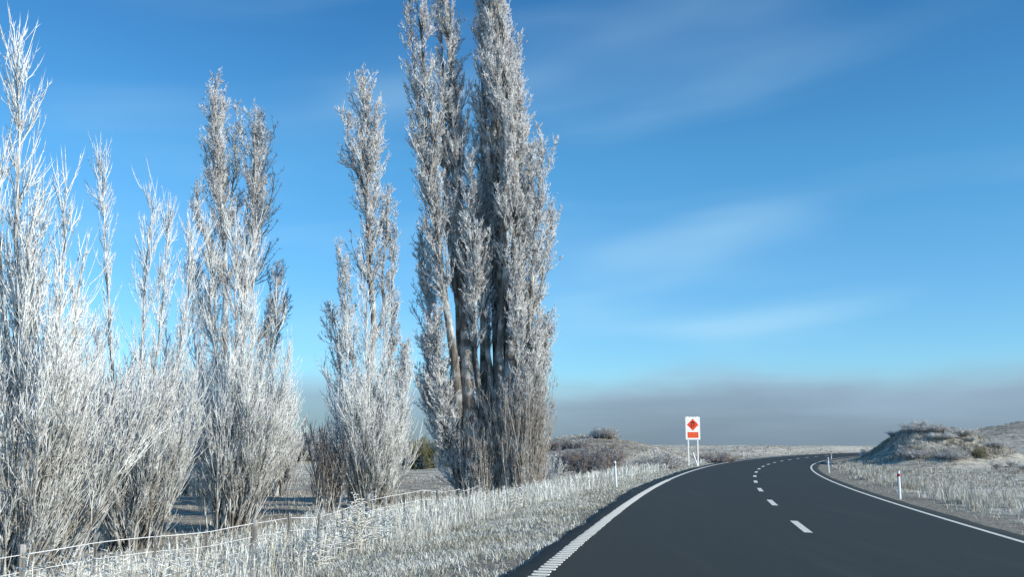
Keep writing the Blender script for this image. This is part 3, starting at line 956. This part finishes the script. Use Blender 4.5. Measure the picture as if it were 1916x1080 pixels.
# olive hedge across the paddock, seen through the gap between poplars
for i, (px, Y, ww, hh2, lab) in enumerate([
    (808, 98, 5.0, 3.4, 'rounded olive green bush seen low between slender poplar and tallest poplar'),
    (770, 108, 7.0, 3.0, 'olive hedge bush partly hidden behind the low white bushy poplar'),
    (850, 112, 6.0, 2.6, 'dull olive hedge bush just left of the tallest poplar trunk')]):
    shrub('hedge_bush', lab, gp(px, Y), Y, ww, hh2, 170, M['shrub_olive'], wr=0.03, dens=5.0, group='olive bushes across the paddock')
for i, (px, Y, ww, hh2, lab) in enumerate([
    (565, 120, 11.0, 4.2, 'far grey frosted hedge clump showing right of the vase shaped poplar'),
    (640, 125, 11.0, 4.4, 'far grey frosted hedge clump behind the low white bushy poplar'),
    (300, 120, 15.0, 4.6, 'far grey frosted hedge clump behind the three spired poplar'),
    (130, 115, 15.0, 4.8, 'far grey frosted hedge clump behind the leftmost poplar')]):
    shrub('hedge_bush', lab, gp(px, Y), Y, ww, hh2, 170, M['shrub_mid'], wr=0.03, dens=3.0, group='grey bushes across the paddock')
# shrubs on and around the shaded mound
shrub('shrub', 'grey brown bush crowning the mound on the right', gp(1728, 92), 92, 4.2, 808, 210, M['shrub_mid'], wr=0.013)
shrub('shrub', 'white tipped shrub on the right shoulder of the mound', gp(1786, 91), 91, 3.4, 814, 200, M['shrub_pale'], wr=0.013)
shrub('shrub', 'frosted shrub in the middle of the mound between its two larger shrubs', gp(1754, 90), 90, 3.0, 816, 170, M['shrub_pale'], wr=0.013)
shrub('shrub', 'dark little evergreen shrub at the right foot of the mound', gp(1818, 87), 87, 1.5, 0.9, 110, M['shrub_olive'], wr=0.014)
shrub('shrub', 'straggly pale shrub on the low rise right of the mound', gp(1850, 90), 90, 2.4, 0.9, 110, M['shrub_pale'], wr=0.012)
shrub('shrub', 'low grey scrub at the sunlit front of the mound', gp(1768, 86.5), 86.5, 3.0, 0.9, 130, M['shrub_mid'], wr=0.012)
shrub('shrub', 'low grey scrub at the shaded front foot of the mound', gp(1700, 87.5), 87.5, 2.6, 0.8, 110, M['shrub_mid'], wr=0.012)


# ------------------------------------------------------------------ tussocks (arching grass clumps)
def tussock_mesh(n, h, arch, wd):
    g = Geo()
    aa = rng.random(n) * 2 * math.pi
    P = np.empty((n, 5, 3))
    P[:, 0] = np.stack([np.cos(aa), np.sin(aa), np.zeros(n)], 1) * (rng.random(n) * h * 0.12)[:, None] - [0, 0, 0.04]
    sp = np.radians(rng.uniform(3, 38, n))
    L = h * rng.uniform(0.7, 1.25, n)
    d = np.stack([np.sin(sp) * np.cos(aa), np.sin(sp) * np.sin(aa), np.cos(sp)], 1)
    out = np.stack([np.cos(aa), np.sin(aa), np.full(n, -0.7)], 1)
    for j in range(1, 5):
        P[:, j] = P[:, j - 1] + d * (L / 4)[:, None]
        d = unit(d + out * (arch * j / 4 * rng.uniform(0.5, 1.2, n))[:, None])
    g.tubes(P, np.full((n, 1), wd) * np.array([[0.8, 1.0, 1.0, 0.8, 0.3]]), 3)
    return g.mesh('tussock')


TM = [tussock_mesh(150, 0.85, 0.75, 0.012), tussock_mesh(130, 0.7, 0.6, 0.012), tussock_mesh(110, 1.25, 0.9, 0.014)]
for m_ in TM: m_.materials.append(M['shrub_pale'])


def tussock(px, Y, kind, sc, label, group=None):
    x = gp(px, Y)
    o = obj('tussock', TM[kind], None, None, (x, Y, float(height(x, Y)[0])))
    o.scale = (sc, sc, sc)
    o.rotation_euler = (0, 0, rng.random() * 6.28)
    return tag(o, label, 'tussock', group)


tussock(1692, 93, 2, 0.85, 'left of two drooping white plume clumps on the mound top')
tussock(1714, 93.5, 2, 0.95, 'right of two drooping white plume clumps, highest point of the mound')
for px, Y, k_, sc, lab in [
    (1664, 93.5, 0, 1.1, 'frosted grass clump low on the shaded left slope of the mound'),
    (1808, 89.5, 1, 1.0, 'frosted grass clump at the right foot of the mound'),
    (1852, 80.0, 0, 0.9, 'frosted grass clump on the flat nearest the dark little evergreen shrub'),
    (1878, 84.0, 1, 0.9, 'middle frosted grass clump on the flat right of the mound'),
    (1902, 78.0, 0, 0.9, 'frosted grass clump on the flat closest to the right picture edge')]:
    tussock(px, Y, k_, sc, lab)


# ------------------------------------------------------------------ grass as uncountable cover
def scatter(n, s0, s1, q0, q1, dens=None, power=1.0):
    s = s0 + (s1 - s0) * rng.random(n) ** power
    q = q0 + (q1 - q0) * rng.random(n)
    th = np.interp(s, RS, RT)
    x = np.interp(s, RS, RX) + q * np.cos(th); y = np.interp(s, RS, RY) - q * np.sin(th)
    if dens is not None:
        keep = rng.random(n) < dens(x, y, s, q)
        x, y, q, s = x[keep], y[keep], q[keep], s[keep]
    z = height(x, y)[0]
    return np.stack([x, y, z], 1), q, s


def clumps(C, per, rad_, hgt, wid, lean=(0.1, 0.7)):
    """tufts: blades fanning out of clump centres C (n,3); hgt, wid arrays per clump"""
    n = len(C)
    k = rng.poisson(per, n)
    i = np.repeat(np.arange(n), k)
    m = len(i)
    a = rng.random(m) * 2 * math.pi
    r_ = np.sqrt(rng.random(m)) * rad_
    B = C[i] + np.stack([np.cos(a) * r_, np.sin(a) * r_, np.zeros(m)], 1)
    B[:, 2] = height(B[:, 0], B[:, 1])[0] - 0.01
    H = hgt[i] * rng.uniform(0.45, 1.1, m)
    ln = rng.uniform(lean[0], lean[1], m) * (0.5 + r_ / rad_)
    return B, H, wid[i] * rng.uniform(0.6, 1.3, m), ln, a - math.pi / 2 + rng.normal(0, 0.4, m)


# short frosted turf on the left verge
g = Geo()
B, q, s = scatter(260000, 6, 90, -10.8, -4.05, lambda x, y, s, q: np.clip((np.abs(q) - (4.0 + 0.25 * sst(s, 14, 40))) / 0.4 + 1.2 * vnoise(x, y, 1.3), 0, 1) * (0.62 + 1.1 * vnoise(x, y, 0.6) + 0.8 * vnoise(x, y, 2.3)) + 0.06, 1.9)
n = len(B)
H = rng.uniform(0.05, 0.15, n) * (0.8 + 0.35 * sst(np.abs(q), 4.6, 7.5)) * (1 + 0.8 * vnoise(B[:, 0], B[:, 1], 1.7))
g.blades(B, H, 0.004 + 0.00022 * s + rng.random(n) * 0.003, rng.uniform(0.3, 1.7, n), rng.random(n) * 6.28)
tag(obj('verge_grass', g.mesh('verge_grass', False), M['grass']), 'short frosted turf covering the left roadside verge', 'grass', kind='stuff')

# tall dead stalks further from the road on the left
g = Geo()


def tall_d(x, y, s, q):
    a = np.abs(q)
    near = np.interp(s, [5, 14, 25, 40, 60, 90], [8.2, 7.6, 6.7, 6.0, 5.8, 5.6])
    return sst(a, near - 0.5, near + 0.9) * (1 - 0.8 * sst(a, 8.5, 10.5) * sst(s, 40, 55)) * np.clip(0.75 + 1.3 * vnoise(x, y, 0.8), 0.1, 1)


B, q, s = scatter(80000, 6, 100, -11.6, -5.3, tall_d, 1.45)
n = len(B)
near = np.interp(s, [5, 14, 25, 40, 60, 90], [8.2, 7.6, 6.7, 6.0, 5.8, 5.6])
H = rng.uniform(0.22, 0.62, n) * (0.55 + 0.6 * sst(np.abs(q), near - 0.4, near + 1.6)) * (1 + 0.7 * vnoise(B[:, 0], B[:, 1], 0.7)) * (1 - 0.45 * sst(s, 50, 80))
g.blades(B, H, 0.004 + 0.0002 * s + rng.random(n) * 0.004, rng.uniform(0.05, 1.0, n), rng.random(n) * 6.28)
Bc, qc, sc_ = scatter(1500, 6, 70, -11.8, -6.5, tall_d, 1.3)
g.blades(*clumps(Bc, 26, 0.16, rng.uniform(0.3, 0.95, len(Bc)) * (1 - 0.4 * sst(sc_, 45, 70)), 0.004 + 0.0002 * sc_, (0.05, 0.7)))
# fluffy seed stalks
B, q, s = scatter(15000, 6, 100, -11.4, -5.4, tall_d, 1.35)
n = len(B)
H = rng.uniform(0.30, 0.80, n) * (1 - 0.45 * sst(s, 50, 80))
d = unit(np.stack([rng.normal(0, 0.13, n), rng.normal(0, 0.13, n), np.ones(n)], 1))
P = B[:, None] + d[:, None] * (H[:, None] * np.array([0, 0.55, 0.8, 1.0]))[:, :, None]
P[:, 3] += rng.normal(0, 0.03, (n, 3))
R = (0.004 + 0.0001 * s)[:, None] * np.array([[0.8, 1.0, 2.1, 0.6]])
g.tubes(P, R, 3)
par = np.repeat(np.arange(n), 9)
ss = rng.uniform(0.35, 1.0, len(par))
D, DR = grow(P, R, par, ss, rng.uniform(0.03, 0.11, len(par)), np.radians(rng.uniform(30, 75, len(par))), 2, 0.2, 0.1, r0=np.full(len(par), 0.004) + 0.0001 * s[par], rtip=0.5)
g.tubes(D, DR, 3)
tag(obj('dead_stalks', g.mesh('dead_stalks', False), M['grass_tall']), 'tall frosted dead stalks massed along the left fence line', 'grass', kind='stuff')

# right verge
g = Geo()
B, q, s = scatter(70000, 10, 100, 4.3, 15, lambda x, y, s, q: np.clip((q - 4.9) / 2.2 + 1.1 * vnoise(x, y, 0.9), 0.02, 1) * (0.7 + 0.6 * vnoise(x, y, 0.5)), 1.2)
n = len(B)
g.blades(B, rng.uniform(0.04, 0.13, n), 0.005 + 0.00022 * s + rng.random(n) * 0.003, rng.uniform(0.2, 1.0, n), rng.random(n) * 6.28)
B, q, s = scatter(2600, 10, 100, 5.3, 11, lambda x, y, s, q: np.exp(-((q - 7.0 - 1.5 * vnoise(x, y, 0.15)) / 0.9) ** 2) * np.clip(0.75 + 1.6 * vnoise(x, y, 0.3), 0.05, 1) + 0.06, 1.2)
g.blades(*clumps(B, 46, 0.20, rng.uniform(0.22, 0.58, len(B)), 0.004 + 0.0002 * s, (0.1, 0.6)))
tag(obj('verge_grass', g.mesh('verge_grass', False), M['grass_right']), 'frosted rough grass covering the right roadside verge', 'grass', kind='stuff')

# tufts over the banks, hill, mound and paddock
g = Geo()
n = 9000
px = rng.uniform(960, 1960, n); Y = rng.uniform(45, 175, n)
x = (px - 958) / FPX * Y; y = Y
z, q = height(x, y)
keep = (np.abs(q) > 5.4) & (rng.random(n) < np.clip(0.55 + 1.6 * vnoise(x, y, 0.35), 0, 1))
B = np.stack([x, y, z], 1)[keep]; n = len(B)
Yk = y[keep]
g.blades(*clumps(B, 16, 0.30, rng.uniform(0.08, 0.34, n), 0.010 + 0.00026 * Yk, (0.1, 0.8)))
# rough cover of the mound
n = 3400
x = 37.5 + 8.0 * rng.uniform(-1, 1, n); y = 94.5 + 8.5 * rng.uniform(-1, 1, n)
z, q = height(x, y)
keep = (q > 6.0) & (np.hypot((x - 37.5) / 8.0, (y - 94.5) / 8.5) < 1) & (rng.random(n) < np.clip(0.75 + 1.4 * vnoise(x, y, 0.5), 0.1, 1))
B = np.stack([x, y, z], 1)[keep]; n = len(B)
g.blades(*clumps(B, 18, 0.22, rng.uniform(0.15, 0.5, n) * (1 + 0.9 * vnoise(B[:, 0], B[:, 1], 0.7)), np.full(n, 0.026), (0.1, 0.9)))
tag(obj('hill_grass', g.mesh('hill_grass', False), M['grass_far']), 'frosted tufts over the banks and hill beside the bend', 'grass', kind='stuff')
g = Geo()
n = 60000
px = rng.uniform(-60, 960, n); Y = 12 + 100 * rng.random(n) ** 1.5
x = (px - 958) / FPX * Y; y = Y
z, q = height(x, y)
keep = (q < -9.5) & (rng.random(n) < np.clip(0.5 + 1.8 * vnoise(x, y, 0.4), 0, 1))
B = np.stack([x, y, z], 1)[keep]; n = len(B)
g.blades(B, rng.uniform(0.05, 0.2, n), 0.008 + 0.0003 * y[keep], rng.uniform(0.2, 1.0, n), rng.random(n) * 6.28)
tag(obj('paddock_grass', g.mesh('paddock_grass', False), M['grass_far']), 'thin frosted grass of the shaded paddock under the poplars', 'grass', kind='stuff')

# ------------------------------------------------------------------ farm fence along the left
FP = np.array([(-9.5, 4.0), (-6.5, 12.0), (-4.35, 18.0), (-1.6, 29.0), (-1.15, 35.5), (-1.2, 40.0)])
fd = np.r_[0, np.cumsum(np.linalg.norm(np.diff(FP, axis=0), axis=1))]


def fence_xy(t):
    return np.stack([np.interp(t, fd, FP[:, 0]), np.interp(t, fd, FP[:, 1])], -1)


fz0 = float(height(FP[1][0], FP[1][1])[0])
fence = tag(empty('farm_fence', (FP[1][0], FP[1][1], fz0)), 'wire farm fence with weathered timber posts below the poplars', 'fence')
fo = np.array([FP[1][0], FP[1][1], fz0])


def post_mesh(r, h, sides, square=False):
    g = Geo()
    k = 5
    P = np.stack([np.zeros(k), np.zeros(k), np.array([-0.3, 0.0, h * 0.5, h * 0.985, h])], 1)[None]
    g.tubes(P, np.array([[r * 1.05, r * 1.03, r, r * 0.96, r * 0.75]]), sides, False)
    rr = g.V[0][-sides:]
    g.add(np.vstack([rr, rr.mean(0) + [0, 0, 0.012]]), [(i, (i + 1) % sides, sides) for i in range(sides)])
    return g.mesh('post', False)


post_me = post_mesh(0.052, 1.10, 9)
bat_me = post_mesh(0.024, 1.04, 4)
post_me.materials.append(M['wood']); bat_me.materials.append(M['wood'])
tp = 0.9
i = 0
tops = []
while tp < fd[-1]:
    xy = fence_xy(tp)
    z = float(height(xy[0], xy[1])[0])
    nm, mm = ('post', post_me) if i % 4 == 3 else ('batten', bat_me)
    o = obj(nm, mm, None, fence, np.array([xy[0], xy[1], z]) - fo)
    o.rotation_euler = (rng.normal(0, 0.035), rng.normal(0, 0.035), rng.random() * 3)
    o.scale = (1, 1, float(rng.uniform(0.94, 1.04)))
    tops.append((tp, xy, z))
    tp += 1.25
    i += 1
for hgt, r in ((0.98, 0.007), (0.76, 0.006), (0.54, 0.006), (0.32, 0.005)):
    tt = np.arange(0, fd[-1], 0.3)
    xy = fence_xy(tt)
    zt = np.interp(tt, [a[0] for a in tops], [a[2] for a in tops])
    P = np.stack([xy[:, 0], xy[:, 1], zt + hgt + 0.015 * vnoise(tt, tt * 0 + hgt * 9, 0.8)], 1)[None] - fo
    g = Geo()
    g.tubes(P, np.full((1, len(tt)), r) * (1 + 0.5 * vnoise(tt, tt * 0 + 40 * hgt, 2.2))[None], 5, False)
    obj('wire', g.mesh('wire'), M['wire'], fence)


# ------------------------------------------------------------------ single frosted weeds at the fence
def fern_weed(name, label, px, Y, top_py, nst, group=None, frond=0.24, spread=0.22):
    """dead weed: upright stems carrying ranks of drooping rime-thickened side leaves"""
    x = gp(px, Y)
    z = float(height(x, Y)[0])
    base = np.array([x, Y, z])
    h = float(at(px, top_py, Y)[2]) - z
    sg, lg = Geo(), Geo()
    k = 8
    P = np.empty((nst, k, 3))
    P[:, 0] = base + np.stack([rng.normal(0, 0.05, nst), rng.normal(0, 0.05, nst), np.full(nst, -0.05)], 1)
    d = unit(np.stack([rng.normal(0, spread, nst), rng.normal(0, spread, nst), np.ones(nst)], 1))
    L = h * rng.uniform(0.7, 1.05, nst); L[0] = h
    for j in range(1, k):
        P[:, j] = P[:, j - 1] + d * (L / (k - 1))[:, None]
        d = unit(d + rng.normal(0, 0.05, (nst, 3)))
    R = np.full((nst, 1), 0.012) * np.linspace(1, 0.5, k)[None]
    sg.tubes(P, R, 5)
    for i in range(nst):
        m = max(6, int(L[i] / 0.055))
        s = np.linspace(0.25, 0.99, m)
        bp, tan = along(np.repeat(P[i:i + 1], m, 0), s)
        side = np.where(np.arange(m) % 2 == 0, 0.0, math.pi) + rng.normal(0, 0.5, m) + rng.random() * 3
        out = np.stack([np.cos(side), np.sin(side) * 0.7, np.full(m, 0.45)], 1)
        ll = frond * np.interp(s, [0.25, 0.6, 1.0], [0.9, 1.0, 0.25]) * rng.uniform(0.7, 1.2, m)
        C = np.empty((m, 4, 3)); C[:, 0] = bp
        dd = unit(out)
        for j in range(1, 4):
            C[:, j] = C[:, j - 1] + dd * (ll / 3)[:, None]
            dd = unit(dd + [0, 0, -0.25])
        CR = np.full((m, 1), 0.010) * np.array([[0.7, 1.0, 0.9, 0.4]])
        lg.tubes(C, CR, 4)
        par = np.repeat(np.arange(m), 4)
        D, DR = grow(C, CR, par, rng.uniform(0.2, 1, len(par)), rng.uniform(0.02, 0.06, len(par)), np.radians(rng.uniform(30, 70, len(par))), 2, 0.2, 0.1,
                     r0=np.full(len(par), 0.006), rtip=0.5)
        lg.tubes(D, DR, 3)
    return finish_tree(name, base, label, [('stems', sg, M['weed'], True), ('leaves', lg, M['weed'], True)], 'weed', group)


for px, Y, h, ns, lab in [
    (42, 11.0, 1006, 3, 'broad frond leaved white weed in the bottom left corner'),
    (112, 11.6, 1018, 2, 'white leafy weed next right of the corner weed'),
    (168, 11.4, 1022, 1, 'thin upright white weed standing before the fence near the corner'),
    (185, 12.6, 1018, 2, 'short furry white weed just behind the thin upright weed'),
    (226, 12.2, 1020, 2, 'white weed with curling top at the fence wire'),
    (312, 13.0, 1022, 2, 'small white weed below the wire left of the leaning stalk'),
    (374, 13.4, 1006, 1, 'single leaning white stalk reaching over the fence wire'),
    (402, 13.0, 1040, 2, 'low branching white weed right of the leaning stalk'),
    (600, 16.0, 985, 5, 'spreading fern leaved white weed left of the tall fern clump'),
    (664, 17.0, 928, 6, 'tall fern leaved white clump above the fence wire, left half'),
    (696, 17.6, 918, 6, 'tall fern leaved white clump above the fence wire, right half'),
    (905, 27.0, 903, 3, 'white weed at the foot of the tallest poplar, left one'),
    (965, 28.0, 903, 3, 'white weed at the foot of the tallest poplar, right one'),
]:
    fern_weed('frosted_weed', lab, px, Y, h, ns, 'frosted weeds along the fence', frond=0.2 if ns < 4 else 0.26, spread=0.08 if ns < 3 else 0.22)


# ------------------------------------------------------------------ marker posts
def prism(profile, z0, z1):
    g = Geo()
    pr = np.asarray(profile, float); n = len(pr)
    V = np.vstack([np.c_[pr, np.full(n, z0)], np.c_[pr, np.full(n, z1)], [[*pr.mean(0), z0]], [[*pr.mean(0), z1]]])
    Q = [(i, (i + 1) % n, n + (i + 1) % n, n + i) for i in range(n)]
    T = [((i + 1) % n, i, 2 * n) for i in range(n)] + [(n + i, n + (i + 1) % n, 2 * n + 1) for i in range(n)]
    g.add(V, T, Q)
    return g


def arc_profile(w, depth, th):
    xs = np.linspace(-w / 2, w / 2, 7)
    f = -depth * (1 - (2 * xs / w) ** 2)
    return [(x, y) for x, y in zip(xs, f)] + [(x, y + th) for x, y in zip(xs[::-1], f[::-1])]


post_body = prism(arc_profile(0.10, 0.022, 0.012), -0.25, 1.0).mesh('body', False)
post_band = prism(arc_profile(0.106, 0.026, 0.020), 0.80, 0.90).mesh('band', False)
post_refl = prism(arc_profile(0.085, 0.028, 0.014), 0.82, 0.93).mesh('reflector', False)
post_body.materials.append(M['post_white'])
band_red = post_band; band_red.materials.append(M['post_red'])
refl_dark = post_refl; refl_dark.materials.append(M['post_dark'])


def marker(s, q, kind, tilt, label, hs=1.0):
    p = road_pt(s, q)
    p[2] = float(height(p[0], p[1])[0])
    th = float(np.interp(s, RS, RT))
    root = empty('marker_post', p, -th)
    root.rotation_euler = (tilt[0], tilt[1], -th)
    root.scale = (1, 1, hs)
    tag(root, label, 'marker post', 'white marker posts along the road')
    obj('body', post_body, None, root)
    if kind == 'red': obj('band', band_red, None, root)
    else: obj('reflector', refl_dark, None, root)
    return root


marker(37.0, -5.2, 'dark', (0.0, -0.05, 0), 'nearest left marker post standing in tall weeds beyond the poplar')
marker(34.3, 4.4, 'red', (0.0, 0.0, 0), 'nearest right marker post with a red band', 0.92)
marker(68.5, 4.45, 'dark', (0, -0.02, 0), 'right marker post at the inside of the bend, taller of the two')
marker(98.0, 4.9, 'dark', (0, 0.02, 0), 'farther of two right marker posts at the inside of the bend')
marker(115.0, -5.2, 'dark', (0, -0.06, 0), 'left marker post on the far verge next right of the sign')
marker(147.0, -5.2, 'dark', (0, 0, 0), 'far marker post on the outside of the bend, second from sign')
marker(164.5, -5.2, 'dark', (0, 0, 0), 'far marker post on the outside of the bend, third from sign')
marker(177.0, -5.2, 'dark', (0, 0, 0), 'farthest marker post by the left foot of the mound')

# ------------------------------------------------------------------ temporary warning sign
sp_ = np.array([gp(1293, 80.0), 80.0, 0.0])
sp_[2] = float(height(sp_[0], 80.0)[0])
sign = tag(empty('road_sign', sp_, 0.12), 'white temporary road sign with orange diamond and orange plate on two white posts', 'road sign')
SW, SH, Z0 = 1.17, 1.78, 2.05


def rbox(w_, h_, t_, r_, zc, y0):
    """rounded board in the x-z plane"""
    pts = []
    for cx, cz, a0 in ((w_ / 2 - r_, h_ / 2 - r_, 0), (-w_ / 2 + r_, h_ / 2 - r_, 90), (-w_ / 2 + r_, -h_ / 2 + r_, 180), (w_ / 2 - r_, -h_ / 2 + r_, 270)):
        for a in range(0, 91, 30):
            pts.append((cx + r_ * math.cos(rad(a0 + a)), cz + r_ * math.sin(rad(a0 + a))))
    return plate(pts, t_, zc, y0)


def plate(pts, t_, zc, y0):
    pts = np.asarray(pts, float); n = len(pts)
    g = Geo()
    F = np.stack([pts[:, 0], np.full(n, y0 - t_), pts[:, 1] + zc], 1)
    Bk = F + [0, t_, 0]
    V = np.vstack([F, Bk, F.mean(0), Bk.mean(0)])
    Q = [(i, n + i, n + (i + 1) % n, (i + 1) % n) for i in range(n)]
    T = [(i, (i + 1) % n, 2 * n) for i in range(n)] + [(n + (i + 1) % n, n + i, 2 * n + 1) for i in range(n)]
    g.add(V, T, Q)
    return g


zc = Z0 + SH / 2
board = obj('board', rbox(SW, SH, 0.03, 0.05, zc, 0.0).mesh('board', False), M['sign_white'], sign)
zd = Z0 + SH * 0.655
r = 0.465
dia = obj('diamond', plate([(r, 0), (0, r), (-r, 0), (0, -r)], 0.006, zd, -0.031).mesh('diamond', False), M['sign_orange'], board)
# black pictogram: a skidding car with two wavy tracks
car = [(-0.15, 0.10), (-0.16, 0.17), (-0.10, 0.19), (-0.07, 0.26), (0.07, 0.24), (0.11, 0.17), (0.16, 0.15), (0.15, 0.07), (0.09, 0.07), (0.085, 0.11), (-0.08, 0.125), (-0.09, 0.085)]
g = Geo()
cc = np.array(car)
pm = plate(car[:3] + [(0.11, 0.17), (0.16, 0.15), (0.15, 0.07), (0.09, 0.07), (0.085, 0.11), (-0.08, 0.125), (-0.09, 0.085)], 0.003, zd, -0.038)
obj('pictogram', pm.mesh('pictogram', False), M['black'], board)
roof = plate([(-0.10, 0.19), (-0.07, 0.26), (0.07, 0.24), (0.11, 0.17), (0.085, 0.172), (0.055, 0.215), (-0.055, 0.232), (-0.075, 0.187)], 0.003, zd, -0.038)
obj('pictogram', roof.mesh('pictogram', False), M['black'], board)
for x0 in (-0.17, 0.06):
    zs = np.linspace(0.03, -0.24 if x0 < 0 else -0.16, 9)
    xs = x0 + 0.06 * np.sin(np.linspace(0, 2 * math.pi, 9)) - np.linspace(0, 0.0, 9)
    if x0 < 0: xs = xs + np.linspace(0, 0.12, 9)
    pts = [(a - 0.022, b) for a, b in zip(xs, zs)] + [(a + 0.022, b) for a, b in zip(xs[::-1], zs[::-1])]
    obj('pictogram', plate(pts, 0.003, zd, -0.038).mesh('pictogram', False), M['black'], board)
zp = Z0 + 0.37
pl = obj('plate', rbox(0.86, 0.44, 0.006, 0.02, zp, -0.031).mesh('plate', False), M['sign_orange'], board)
# worn print on the plate: too far away to read, only paler bands show
for bx_, bz_, bw_, bh_ in ((-0.20, 0.09, 0.30, 0.05), (0.16, 0.085, 0.34, 0.05), (0.01, -0.01, 0.07, 0.26), (-0.22, -0.08, 0.26, 0.045), (0.22, -0.08, 0.22, 0.045)):
    obj('print_mark', plate([(bx_ - bw_ / 2, bz_ - bh_ / 2), (bx_ + bw_ / 2, bz_ - bh_ / 2), (bx_ + bw_ / 2, bz_ + bh_ / 2), (bx_ - bw_ / 2, bz_ + bh_ / 2)], 0.002, zp, -0.0375).mesh('print_mark', False), M['sign_pale'], board)
for sx in (-1, 1):
    g = Geo()
    g.box((sx * 0.38, 0.055, (Z0 + SH + 0.03) / 2 - 0.15), (0.10, 0.10, Z0 + SH + 0.33))
    obj('post', g.mesh('post', False), M['post_white'], sign)
g = Geo()
g.box((0, 0.02, Z0 + 0.3), (0.9, 0.035, 0.06)); obj('rail', g.mesh('rail', False), M['post_white'], sign)
g = Geo()
g.box((0, 0.02, Z0 + 1.45), (0.9, 0.035, 0.06)); obj('rail', g.mesh('rail', False), M['post_white'], sign)
# leaning stake at its foot
sx_ = gp(1300.5, 77.5)
stake = tag(empty('stake', (sx_, 77.5, float(height(sx_, 77.5)[0]))), 'white stake leaning left at the foot of the road sign', 'stake')
g = prism(arc_profile(0.11, 0.025, 0.018), -0.3, 1.12)
o = obj('body', g.mesh('body', False), M['post_white'], stake)
o.rotation_euler = (0, -0.32, 0)
